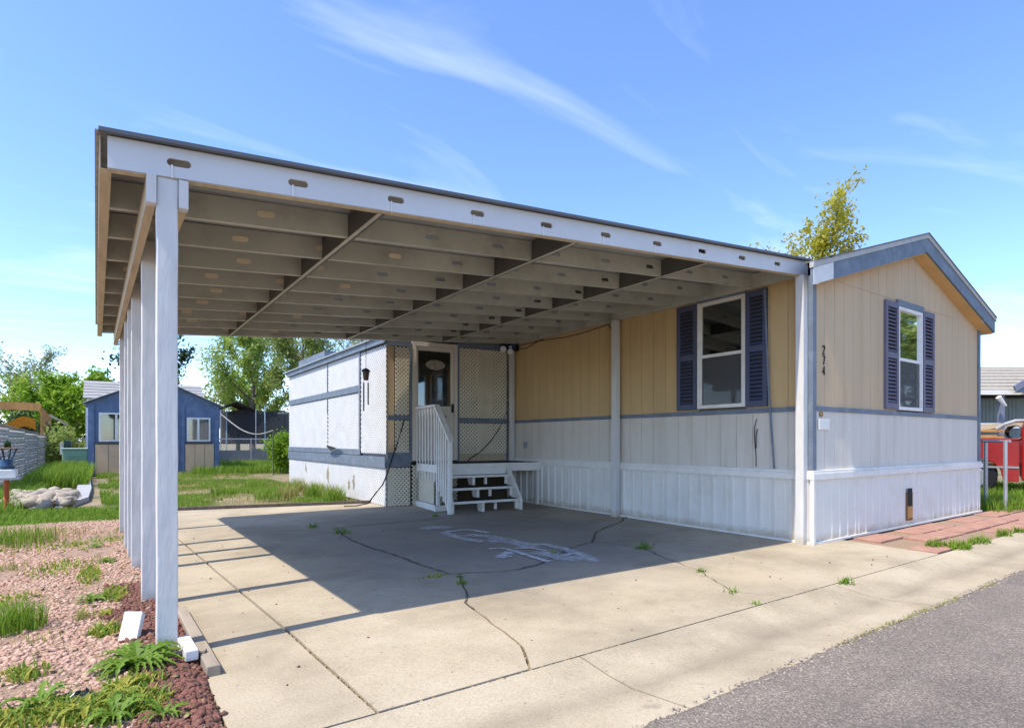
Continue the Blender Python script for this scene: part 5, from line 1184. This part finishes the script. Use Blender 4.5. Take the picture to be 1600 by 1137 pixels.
# garden ornament on an orange post at the left edge
orn_p = G(10, 799); ox, oy = orn_p.x, orn_p.y; Zo = ox * _s + oy * _c
def oz(py): return CAM_H + (HOR - py) / FPX * Zo
orn = thing('garden_ornament', (ox, oy, 0), 'blue ceramic planter on a white block on an orange post by the fence', 'planter')
MB().tube([(ox, oy, -.05), (ox, oy, oz(748))], .030, 12).build('post', 'orangepost', orn)
MB().box(ox - .16, ox + .16, oy - .14, oy + .14, oz(749), oz(746)).build('plate', 'slatefab', orn); MB().box(ox - .12, ox + .12, oy - .11, oy + .11, oz(746), oz(733)).build('block', 'foam', orn, bevel=.01)
mb = MB(); mb.lathe([(.085, 0), (.10, .01), (.085, .06), (.088, .12), (.075, .14)], (ox, oy, oz(732.5)), 16); po = mb.build('pot', 'ceramic', orn, smooth=True)
for k in range(4):
    t = 2 * math.pi * k / 4 + .5; MB().bar((ox + .06 * math.cos(t), oy + .06 * math.sin(t), oz(719)), (ox + .13 * math.cos(t), oy + .13 * math.sin(t), oz(700)), .02, .02, up=(1, .1, 0)).build('strut', 'ceramic', orn)
MB().lathe([(.15, 0), (.16, .012), (.12, .02)], (ox, oy, oz(701)), 18).build('top_dish', 'rust', orn)
pts = np.column_stack([rng.normal(ox, .02, 30), rng.normal(oy, .02, 30), np.full(30, oz(699))]); blades('dried_plant', pts, .05, .13, .012, 'leaf_dark', lean=.9, kind=None, parent=orn)
adopt(orn)

# ---------------------------------------------------------------- trampoline beyond the fence
tc_ = PY(402, 688, 32.5); tr = thing('trampoline', (tc_.x, tc_.y, 0), 'trampoline with tall black safety net on pale blue poles', 'trampoline')
tx, ty, trd = tc_.x, tc_.y, 1.75
MB().lathe([(trd + .12, .88), (trd + .12, .95), (trd - .15, .96), (trd - .15, .88)], (tx, ty, 0), 32).build('mat_pad', 'net', tr)
N = 48; mb = MB()
for k in range(N):
    t = 2 * math.pi * k / N; sag = .10 * abs(math.sin(3 * t)); mb.v += [(tx + trd * math.cos(t), ty + trd * math.sin(t), .95), (tx + trd * math.cos(t), ty + trd * math.sin(t), 2.62 - sag)]
for k in range(N): a_, b_ = 2 * k, 2 * ((k + 1) % N); mb.f.append((a_, b_, b_ + 1, a_ + 1))
nm = bpy.data.materials.new('net_see_through'); nm.use_nodes = True; nt = nm.node_tree; b_ = nt.nodes['Principled BSDF']; b_.inputs['Base Color'].default_value = (.02, .021, .026, 1); b_.inputs['Alpha'].default_value = .9; b_.inputs['Roughness'].default_value = .9; M['netsee'] = nm
mb.build('safety_net', 'netsee', tr)
for k in range(6):
    t = 2 * math.pi * (k + .5) / 6; x_, y_ = tx + (trd + .1) * math.cos(t), ty + (trd + .1) * math.sin(t); MB().tube([(x_, y_, 0), (x_, y_, 2.0), (x_ - .03 * math.cos(t), y_ - .03 * math.sin(t), 2.78)], .025, 8).build('pole', 'polelight', tr)
adopt(tr)
cy_ = MB(); q0, q1 = PY(372, 628, 31), PY(345, 640, 31)
can = thing('dark_canopy', (q0.x, 31, 0), 'sagging dark cloth canopy between the shed and the trampoline', 'canopy')
mb = MB(); pt = [PY(342, 637, 30.2), PY(370, 627, 30.2), PY(402, 641, 30.6)]
n_ = 8
for i in range(n_ + 1):
    t = i / n_; p = pt[0].lerp(pt[1], t * 2) if t < .5 else pt[1].lerp(pt[2], t * 2 - 1); mb.v += [(p.x, p.y, p.z), (p.x, p.y + 1.6, p.z - .12), (p.x, p.y, p.z - .03), (p.x, p.y + 1.6, p.z - .15)]
for i in range(n_): q = 4 * i; mb.f += [(q, q + 4, q + 5, q + 1), (q + 2, q + 3, q + 7, q + 6), (q, q + 2, q + 6, q + 4)]
mb.build('cloth', 'net', can)
for px in (345, 400): 
    a = PY(px, 640, 30.2); MB().tube([(a.x, 30.25, 0), (a.x, 30.25, a.z)], .02, 6).build('canopy_pole', 'steel', can)
adopt(can)
# clothes line pole and sagging line
cl = thing('clothes_line', tuple(PY(427, 720, 19.5).xy) + (0,), 'rusty stake with a pale hose sagging towards the shed', 'clothes line')
a = PY(427, 672, 19.5); MB().tube([(a.x, 19.5, -.05), (a.x, 19.5, a.z + .02)], .018, 8).build('stake', 'beam', cl)
pts = []
for t in np.linspace(0, 1, 14):
    p = PY(427, 672, 19.5).lerp(PY(344, 646, 21.9), float(t)); pts.append((p.x, p.y, p.z - .42 * math.sin(math.pi * t) * (1 - .4 * t)))
MB().tube(pts, .02, 6).build('hose', 'curtain', cl); adopt(cl)
# slabs and boards lying on the lawn
c = G(383, 727); o = MB().prism([G(*p).xy for p in ((358, 728), (378, 731), (408, 728), (402, 720), (384, 715), (366, 717))], -.04, .09).build('stone_slab', 'cobble', None, bevel=.02, tri=True); tag(o, 'pale flat stone lying on the lawn before the fence', 'stone')
a, b = G(408, 733), G(470, 736); o = MB().bar((a.x, a.y, .05), (b.x, b.y, .05), .35, .06).build('white_board', 'fence_slat', None, bevel=.005); tag(o, 'weathered white board lying behind the porch room', 'board')
# cedar pergola beyond the left fence
pg = thing('cedar_pergola', tuple(PY(40, 690, 28).xy) + (0,), 'orange cedar arbour with a sloping panel beyond the left fence', 'pergola')
def pyb(p, q, Y, w_, t_, name, m='orangewood', Y2=None): a_, b_ = PY(*p, Y), PY(*q, Y2 or Y); MB().bar(a_, b_, w_, t_).build(name, m, pg)
pyb((-60, 630), (64, 636), 28, .15, .28, 'beam'); pyb((61, 640), (61, 700), 28, .15, .18, 'post'); pyb((-30, 640), (-30, 700), 28, .15, .18, 'post')
mb = MB()
for i in range(4):
    a_, b_ = PY(63 + i * 4, 636 + i * 4.5, 28 + .6 * i), PY(66 + i * 4, 638 + i * 4.5, 28 + .6 * i + .45); MB().hexa([(a_.x, a_.y, .6), (a_.x + .05, a_.y, .6), (b_.x + .05, b_.y, .6), (b_.x, b_.y, .6), (a_.x, a_.y, a_.z), (a_.x + .05, a_.y, a_.z), (b_.x + .05, b_.y, b_.z), (b_.x, b_.y, b_.z)]).build('board', 'orangewood', pg)
pyb((77, 648), (106, 664), 30.5, .08, .1, 'rail', 'trimtan'); pyb((105, 664), (105, 690), 30.5, .08, .1, 'post', 'trimtan')
mb = MB(); n_ = 12
for i in range(n_ + 1):
    t = i / n_; p = PY(-50 + 105 * t, 656 - 6 * math.sin(3.0 * math.pi * t), 27.3); mb.v += [(p.x, p.y, p.z), (p.x, p.y + .2, p.z - .35), (p.x, p.y + .05, p.z - .02), (p.x, p.y + .25, p.z - .37)]
for i in range(n_): q = 4 * i; mb.f += [(q, q + 4, q + 5, q + 1), (q + 2, q + 3, q + 7, q + 6)]
mb.build('orange_awning', mat('orange_cloth', (.55, .22, .02), .8, .3, 8), pg); adopt(pg)

# ---------------------------------------------------------------- trees
def tree(name, label, base, height, crown_r, crown_z, nleaf, leaf, m, seed, limbs=7, trunk_r=.16, shape='round', group=None, sparse=.0, fork=.35, twigs=5, cat='tree'):
    rr = random.Random(seed); r2 = np.random.default_rng(seed); x0, y0 = base[0], base[1]; z00 = base[2] if len(base) > 2 else 0.
    root = thing(name, (x0, y0, z00), label, cat, group); mb = MB(); tips = []
    top = z00 + height
    tp = [Vector((x0, y0, z00 - .1))]; nT = 6
    for i in range(1, nT + 1): t = i / nT; tp.append(Vector((x0 + rr.uniform(-.12, .12) * height * .12 * t, y0 + rr.uniform(-.1, .1) * height * .12 * t, z00 + height * .72 * t)))
    mb.tube(tp, [trunk_r * (1 - .8 * i / nT) for i in range(nT + 1)], 8)
    for i in range(limbs):
        t = fork + (1 - fork) * (i + .5) / limbs; k = min(nT - 1, int(t * nT)); p = tp[k].lerp(tp[k + 1], t * nT - k); a = 2 * math.pi * (i * .382 + rr.uniform(-.1, .1))
        if shape == 'column': L_ = crown_r * rr.uniform(.6, 1.1); up = 1.6
        else: L_ = crown_r * rr.uniform(.75, 1.15) * (1 - .35 * abs(t - .6)); up = rr.uniform(.35, .95)
        path_ = [p]; d = Vector((math.cos(a), math.sin(a), up)).normalized()
        for s_ in range(4): d = (d + Vector((rr.uniform(-.25, .25), rr.uniform(-.25, .25), rr.uniform(-.05, .3)))).normalized(); path_.append(path_[-1] + d * L_ / 4)
        r0 = trunk_r * .42 * (1.1 - .5 * t); mb.tube(path_, [r0, r0 * .75, r0 * .5, r0 * .3, r0 * .12], 6)
        for j in range(twigs):
            kk = rr.uniform(1.0, 3.95); k = int(kk); q = path_[k].lerp(path_[k + 1], kk - k); d2 = (d + Vector((rr.uniform(-1, 1), rr.uniform(-1, 1), rr.uniform(-.4, .9)))).normalized(); l2 = L_ * rr.uniform(.25, .5)
            tw = [q, q + d2 * l2 * .5 + Vector((0, 0, rr.uniform(-.05, .1) * l2)), q + d2 * l2]; mb.tube(tw, [r0 * .28, r0 * .16, r0 * .05], 4); tips += [(tw[1], l2 * .3), (tw[2], l2 * .35), (q, l2 * .25)]
        tips.append((path_[-1], L_ * .18)); tips.append((path_[3], L_ * .2))
    mb.build('trunk', 'bark', root, smooth=True)
    keep = [t for t in tips if rr.random() > sparse]
    T = np.array([tuple(t[0]) for t in keep]); Rr = np.array([max(.12, t[1]) for t in keep]); idx = r2.integers(0, len(T), nleaf)
    Pc = T[idx] + r2.normal(0, 1, (nleaf, 3)) * Rr[idx][:, None] * .62
    A = r2.normal(0, 1, (nleaf, 3)); A /= np.linalg.norm(A, axis=1)[:, None]; B = np.cross(A, r2.normal(0, 1, (nleaf, 3))); B /= np.linalg.norm(B, axis=1)[:, None]; B[:, 2] *= .6
    s_ = leaf * r2.uniform(.55, 1.3, nleaf)[:, None]
    V = np.stack([Pc - A * s_, Pc + B * s_ * .5, Pc + A * s_, Pc - B * s_ * .5], 1); F = np.arange(nleaf * 4).reshape(-1, 4)
    np_mesh('crown', V.reshape(-1, 3), F, m, root)
    for ch in root.children: ch.matrix_parent_inverse = Matrix.Translation(-root.location)
    return root
def at(px, Y): p = PY(px, 688, Y); return (p.x, p.y)
tree('bare_tree', 'thinly leaved grey-green tree at the far left', at(30, 46), 6.6, 3.2, 4, 5200, .10, 'leaf_pale', 3, limbs=9, trunk_r=.2, sparse=.15)
for px, Y, h_, r_, lab, sd in ((85, 38, 4.1, 2.0, 'bright green leafy tree above the cedar arbour', 5), (115, 36, 4.5, 2.1, 'bright green leafy tree immediately left of the shed', 6), (60, 42, 4.0, 2.2, 'yellow-green bushy tree behind the cedar arbour', 8)):
    tree('leafy_tree', lab, at(px, Y), h_, r_, 2.5, 9000, .13, 'leaf_bright' if sd != 8 else 'leaf_yellow', sd, limbs=12, trunk_r=.13, fork=.12, twigs=6)
tree('dark_tree', 'dark-leaved tree rising behind the shed roof', at(245, 37), 7.2, 2.5, 5, 3800, .13, 'leaf_dark', 12, limbs=8, trunk_r=.14, sparse=.35)
tree('small_tree', 'small bright tree just left of the carport posts behind the shed', at(172, 36), 4.9, 1.2, 4, 2500, .12, 'leaf_bright', 14, limbs=7, trunk_r=.1)
tree('large_tree', 'tall spring-green tree behind the trampoline', at(395, 40), 9.3, 3.6, 6, 15000, .11, 'leaf_yellow', 21, limbs=13, trunk_r=.22, sparse=.15, fork=.25)
tree('large_tree', 'tall spring-green tree with a leaning trunk beside the porch room', at(470, 34), 9.4, 3.6, 6, 14000, .10, 'leaf_mid', 22, limbs=12, trunk_r=.2, sparse=.25, fork=.3)
tree('large_tree', 'yellow-green tree low behind the trampoline net', at(372, 44), 5.2, 3.0, 3, 9000, .13, 'leaf_yellow', 24, limbs=12, trunk_r=.16, fork=.15)
tree('bare_tree', 'half-bare tree seen over the porch room roof', at(545, 44), 11.5, 4.5, 6, 6500, .12, 'leaf_pale', 27, limbs=11, trunk_r=.22, sparse=.2)
tree('bare_tree', 'nearly leafless small tree right of the shed', at(322, 38), 4.2, 1.7, 3, 700, .09, 'leaf_pale', 29, limbs=9, trunk_r=.09, sparse=.3)
p = PX(1290, 690, 15.0); tree('poplar_tree', 'upright poplar with yellow spring leaves behind the mobile home roof', (p.x, p.y), 8.1, 1.6, 5, 9500, .06, 'leaf_gold', 31, limbs=22, trunk_r=.10, shape='column', fork=.42, twigs=5, sparse=.1)
p = PX(1243, 690, 15.5); tree('poplar_tree', 'smaller poplar whose tip shows left of the taller one', (p.x, p.y), 7.5, 1.3, 4, 4500, .06, 'leaf_gold', 33, limbs=15, trunk_r=.08, shape='column', fork=.4, sparse=.15)
p = PZ(1545, 690, 34); tree('far_tree', 'sparse tree top over the neighbouring roof', (p.x, p.y), 5.8, 1.8, 4, 900, .14, 'leaf_bright', 35, limbs=8, trunk_r=.1, sparse=.3)
p = PZ(1595, 690, 36); tree('far_tree', 'leafy tree top at the right edge over the neighbouring roof', (p.x, p.y), 6.2, 1.8, 4, 2600, .14, 'leaf_bright', 36, limbs=9, trunk_r=.1)
# across the street (mirrored in the window only)
for i, (x_, y_, h_) in enumerate(((28, -9.5, 8.5), (34, -8.5, 9.5), (42, -10, 9))):
    tree('street_tree', ['leafy tree across the street facing the end window', 'second leafy tree across the street', 'third leafy tree across the street'][i], (x_, y_), h_, 3.4, 5, 5000, .2, 'leaf_mid', 41 + i, limbs=11, trunk_r=.2)
def shrub(name, label, c, r_, h_, n, leaf, m, seed):
    r2 = np.random.default_rng(seed); root = thing(name, (c[0], c[1], 0), label, 'shrub'); mb = MB(); rr = random.Random(seed); st = []
    for i in range(16):
        a = rr.uniform(0, 6.28); d = rr.uniform(.1, 1) * r_; e = (c[0] + d * math.cos(a), c[1] + d * math.sin(a), h_ * rr.uniform(.55, 1.0) * (1 - .35 * (d / r_) ** 2)); st.append(e)
        mb.tube([(c[0], c[1], -.03), ((c[0] + e[0]) / 2, (c[1] + e[1]) / 2, e[2] * .6), e], [.012, .008, .003], 4)
    mb.build('stem', 'bark', root); st = np.array(st); idx = r2.integers(0, len(st), n); t = r2.uniform(.25, 1.05, n)[:, None]
    Pc = np.array([c[0], c[1], 0]) * (1 - t) + st[idx] * t + r2.normal(0, r_ * .15, (n, 3)); Pc[:, 2] = np.abs(Pc[:, 2])
    A = r2.normal(0, 1, (n, 3)); A /= np.linalg.norm(A, axis=1)[:, None]; B = np.cross(A, r2.normal(0, 1, (n, 3))); B /= np.linalg.norm(B, axis=1)[:, None]; s_ = leaf * r2.uniform(.6, 1.3, n)[:, None]
    V = np.stack([Pc - A * s_, Pc + B * s_ * .55, Pc + A * s_, Pc - B * s_ * .55], 1); np_mesh('foliage', V.reshape(-1, 3), np.arange(n * 4).reshape(-1, 4), m, root)
    adopt(root); return root
c = G(440, 728); shrub('bright_shrub', 'round lime-green shrub against the far end of the lattice wall', PY(443, 700, 20.5).xy, .75, 1.28, 4200, .06, 'leaf_bright', 50)
shrub('fence_shrub', 'leafy shrub behind the slatted fence near the arbour', at(20, 30), 1.6, 2.0, 2600, .09, 'leaf_mid', 52); shrub('fence_shrub', 'shrub with olive leaves between the arbour and the shed', at(95, 27), 1.0, 1.5, 2600, .08, 'leaf_mid', 53)
shrub('dark_vine', 'dark leafy vine growing under the arbour beam', at(25, 29), 1.2, 2.5, 1800, .09, 'leaf_dark', 54)

# ---------------------------------------------------------------- flagstones and grass before the end wall
pav = empty('flagstone_path'); tag(pav, kind='structure')
MB().quad((6.3, YK + .01, -.02), (20, YK + .01, -.02), (20, 3.04, -.02), (6.36, 3.04, -.02)).build('grit_base', 'grit', pav)
rr = random.Random(5)
for r_i, (ya, yb) in enumerate(((2.14, 2.42), (2.435, 2.70), (2.715, 3.0))):
    x_ = 6.34 + .1 * r_i
    while x_ < 13:
        L_ = rr.uniform(.38, .62)
        if not (rr.random() < .18): 
            q = [(x_ + rr.uniform(0, .02), ya + rr.uniform(0, .015)), (x_ + L_ - rr.uniform(.005, .03), ya + rr.uniform(0, .015)), (x_ + L_ - rr.uniform(.005, .03), yb - rr.uniform(0, .02)), (x_ + rr.uniform(0, .02), yb - rr.uniform(0, .02))]
            MB().prism(q, -.04, rr.uniform(-.006, .006)).build('flagstone', 'paver', pav, bevel=.006)
        x_ += L_
for px, py, n, s_, lab in ((1462, 853, 140, .08, 'bright grass tuft at the corner of the flagstones'), (1500, 855, 200, .10, 'largest green tuft along the flagstone edge'), (1530, 847, 110, .09, 'ragged tuft right of the largest flagstone tuft'), (1568, 836, 80, .07, 'small tuft on the flagstone edge near the right'), (1590, 831, 60, .06, 'last tuft on the flagstone edge at the picture edge')):
    c = G(px, py); pts = clump(c.x, c.y, s_, s_ * .5, n, -.01); o = blades('edge_tuft', pts, .03, .10, .005, 'grass', lean=1.2, kind=None); tag(o, lab, 'grass tuft')
grass_area('side_grass', [(10.7, 2.75), (16, 2.2), (18, 9), (10.7, 9)], 900, .08, .26, 'lush green grass between the home and the truck', wd=.006)

# ---------------------------------------------------------------- metal posts and red pickup on the right
def zpt(px, py, Z): return PZ(px, py, Z)
gp = thing('pipe_hitch', tuple(PZ(1555, 690, 9.2).xy) + (0,), 'two galvanised pipe posts with a cross rail in the grass', 'pipe rail')
for px in (1540, 1571):
    p = PZ(px, 688, 9.2 if px < 1560 else 8.6); MB().tube([(p.x, p.y, -.05), (p.x, p.y, CAM_H + .01)], .03 if px < 1560 else .026, 12).build('post', 'steel', gp)
a, b = PZ(1536, 689, 9.2), PZ(1578, 689, 8.6); MB().tube([a, b], .02, 10).build('rail', 'steel', gp); adopt(gp)
tru = thing('pickup_truck', tuple(PZ(1600, 690, 11).xy) + (0,), 'red pickup truck with a bed full of scrap beside the mobile home', 'pickup truck')
_r = ray(1565, 688).normalized(); TN = Vector((_r.x, _r.y, 0)).normalized(); TD = Vector((TN.y, -TN.x, 0)); T0 = PZ(1565, 688, 10.9) - TD * 1.25; T0.z = 0                    # along the side, away from camera
def tp_(u, v, z): return tuple(T0 + TD * u + TN * v + Vector((0, 0, z)))
def tb(mb, u0, u1, v0, v1, z0, z1): mb.hexa([tp_(u0, v0, z0), tp_(u1, v0, z0), tp_(u1, v1, z0), tp_(u0, v1, z0), tp_(u0, v0, z1), tp_(u1, v0, z1), tp_(u1, v1, z1), tp_(u0, v1, z1)]); return mb
# bed side with wheel arch
def side(v):
    pr = [(0, .34), (.0, 1.06), (1.50, 1.06), (1.50, .28), (1.28, .28)]
    for k in range(9): t = math.pi * k / 8; pr.append((.86 + .40 * math.cos(t), .36 + .36 * math.sin(t)))
    pr += [(.44, .34)]; m_ = MB(); m_.extr([tp_(u, v, z) for u, z in pr], TN * .06); return m_
side(0).build('bed_side', 'red', tru, bevel=.012, tri=True); side(1.62).build('bed_side', 'red', tru, bevel=.012, tri=True)
tb(MB(), .02, .07, .061, 1.619, .45, 1.05).build('tailgate', 'red', tru, bevel=.01); tb(MB(), .08, 1.50, .061, 1.619, .55, .60).build('bed_floor', 'rust', tru)
tb(MB(), 1.05, 1.50, -.012, -.001, .53, .565).build('side_moulding', 'steel', tru); tb(MB(), 0.0, 1.51, -.02, .075, 1.062, 1.09).build('bed_rail', 'red', tru, bevel=.008)
tb(MB(), -.14, -.02, .0, 1.68, .42, .56).build('bumper', 'steel', tru, bevel=.02)
mb = MB(); mb.extr([tp_(u, 0.02, z) for u, z in ((1.53, .30), (1.53, 1.22), (1.62, 1.62), (1.77, 1.68), (2.9, 1.68), (3.35, 1.14), (4.5, 1.05), (4.55, .36))], TN * 1.64); mb.build('cab', 'red', tru, bevel=.03)
mb = MB(); mb.extr([tp_(u, 0.012, z) for u, z in ((2.05, 1.16), (2.07, 1.58), (2.82, 1.58), (3.15, 1.16))], TN * .007); mb.build('side_window', 'glass', tru)
for u in (.86, 3.7):
    for v in (.02, 1.46):
        c0_, c1_ = Vector(tp_(u, v, .34)), Vector(tp_(u, v + .2, .34)); m_ = MB(); m_.tube([c0_, c0_ + TN * .02, c1_ - TN * .02, c1_], [.30, .335, .335, .30], 24); wh = m_.build('wheel', 'black', tru); MB().tube([c0_ - TN * .012, c0_ + TN * .01], [.17, .20], 18).build('rim', 'steel', wh)
adopt(tru)
lg = 0
def junk(name, a, b, r_, m, label, cat, hollow=False):
    o = thing(name, tuple(Vector(a)), label, cat)
    if hollow:
        d = (Vector(b) - Vector(a)).normalized(); n0 = 24; mb = MB(); s1 = d.cross(Vector((0, 0, 1))).normalized(); s2 = s1.cross(d)
        for p_, r in ((Vector(a), r_), (Vector(b), r_), (Vector(b), r_ * .88), (Vector(a), r_ * .88)):
            for k in range(n0): t = 2 * math.pi * k / n0; mb.v.append(tuple(p_ + (s1 * math.cos(t) + s2 * math.sin(t)) * r))
        for i in range(4):
            for k in range(n0): k2 = (k + 1) % n0; mb.f.append((i * n0 + k, i * n0 + k2, ((i + 1) % 4) * n0 + k2, ((i + 1) % 4) * n0 + k))
        mb.build('pipe_wall', m, o)
    else: MB().bar(a, b, r_, r_ * .5).build('board', m, o)
    adopt(o)
junk('culvert_pipe', tp_(1.42, .25, 1.2), tp_(1.5, 1.2, 1.2), .15, 'curtain', 'grey pipe lying end-on in the truck bed', 'pipe', True)
for i, (a, b, m_, lab) in enumerate(((tp_(.5, .2, 1.13), tp_(1.28, .25, 1.13), 'orangewood', 'lowest tan board in the truck bed'), (tp_(.5, .35, 1.20), tp_(1.4, .3, 1.36), 'trimtan', 'slanted pale board above the lowest board'), (tp_(.5, .5, 1.26), tp_(1.35, .6, 1.24), 'orangewood', 'brown board behind the slanted one'), (tp_(.5, .5, 1.33), tp_(1.6, .8, 1.38), 'trimtan', 'topmost long pale board on the scrap load'))): junk('scrap_board', a, b, .11, m_, lab, 'board')
o = MB().tube([tp_(1.18, .15, 1.27), tp_(1.3, .12, 1.36), tp_(1.45, .15, 1.42), tp_(1.6, .2, 1.42), tp_(1.66, .22, 1.34), tp_(1.62, .2, 1.16)], .035, 10).build('bent_tube', 'slatefab'); tag(o, 'bent grey tubing curling over the scrap in the bed', 'tube')

# ---------------------------------------------------------------- neighbouring house on the right
nbh = thing('neighbour_house', tuple(PZ(1570, 690, 24).xy) + (0,), 'blue-grey neighbouring house with a pale shingled roof', 'house')
N0 = PZ(1510, 688, 23); N0.z = 0; TD = Vector((_c, -_s, 0)); TN = Vector((_s, _c, 0))
def npt(u, v, z): return tuple(N0 + TD * u + TN * v + Vector((0, 0, z)))
def nb_(u0, u1, v0, v1, z0, z1, name, m): MB().hexa([npt(u0, v0, z0), npt(u1, v0, z0), npt(u1, v1, z0), npt(u0, v1, z0), npt(u0, v0, z1), npt(u1, v0, z1), npt(u1, v1, z1), npt(u0, v1, z1)]).build(name, m, nbh)
nb_(-2, 9, 1.6, 6.5, 0, 2.85, 'wall', 'greysiding')
for k in range(22): nb_(.0 + k * .16, .145 + k * .16, 1.57, 1.598, .1, 2.8, 'siding_board', 'greysiding')
nb_(-2.2, 9.2, -.02, .04, 2.88, 3.06, 'gutter', 'white'); nb_(1.45, 1.62, .1, .27, 0, 2.86, 'porch_post', 'purpletrim'); nb_(-2, 3.2, .1, .2, 1.55, 1.75, 'porch_rail', 'fence_slat')
for i in range(7):
    t = i / 7; MB().hexa([npt(-2.3, .0 + 3.3 * t, 3.06 + 1.3 * t), npt(9.3, .0 + 3.3 * t, 3.06 + 1.3 * t), npt(9.3, 3.3 * (t + 1 / 7) + .05, 3.05 + 1.3 * (t + 1 / 7)), npt(-2.3, 3.3 * (t + 1 / 7) + .05, 3.05 + 1.3 * (t + 1 / 7)),
                          npt(-2.3, .0 + 3.3 * t, 3.10 + 1.3 * t), npt(9.3, .0 + 3.3 * t, 3.10 + 1.3 * t), npt(9.3, 3.3 * (t + 1 / 7) + .05, 3.07 + 1.3 * (t + 1 / 7)), npt(-2.3, 3.3 * (t + 1 / 7) + .05, 3.07 + 1.3 * (t + 1 / 7))]).build('shingle_course', 'greyshingle', nbh)
MB().hexa([npt(-2.3, 3.3, 4.3), npt(9.3, 3.3, 4.3), npt(9.3, 6.7, 2.9), npt(-2.3, 6.7, 2.9), npt(-2.3, 3.3, 4.4), npt(9.3, 3.3, 4.4), npt(9.3, 6.7, 3.0), npt(-2.3, 6.7, 3.0)]).build('rear_roof', 'greyshingle', nbh)
MB().extr([npt(1.75, -.3, 3.0), npt(3.6, -.3, 4.15), npt(3.6, -.3, 4.4), npt(1.65, -.3, 3.2)], TN * .08).build('porch_gable_trim', 'purpletrim', nbh); MB().extr([npt(1.8, -.2, 2.95), npt(5.4, -.2, 2.95), npt(3.6, -.2, 4.1)], TN * .1).build('porch_gable', 'greysiding', nbh)
p = PZ(1560, 620, 22.8); MB().tube([p, p + TD * .3 + Vector((0, 0, -.35))], [.10, .04], 10).build('wall_lamp', 'white', nbh); adopt(nbh)
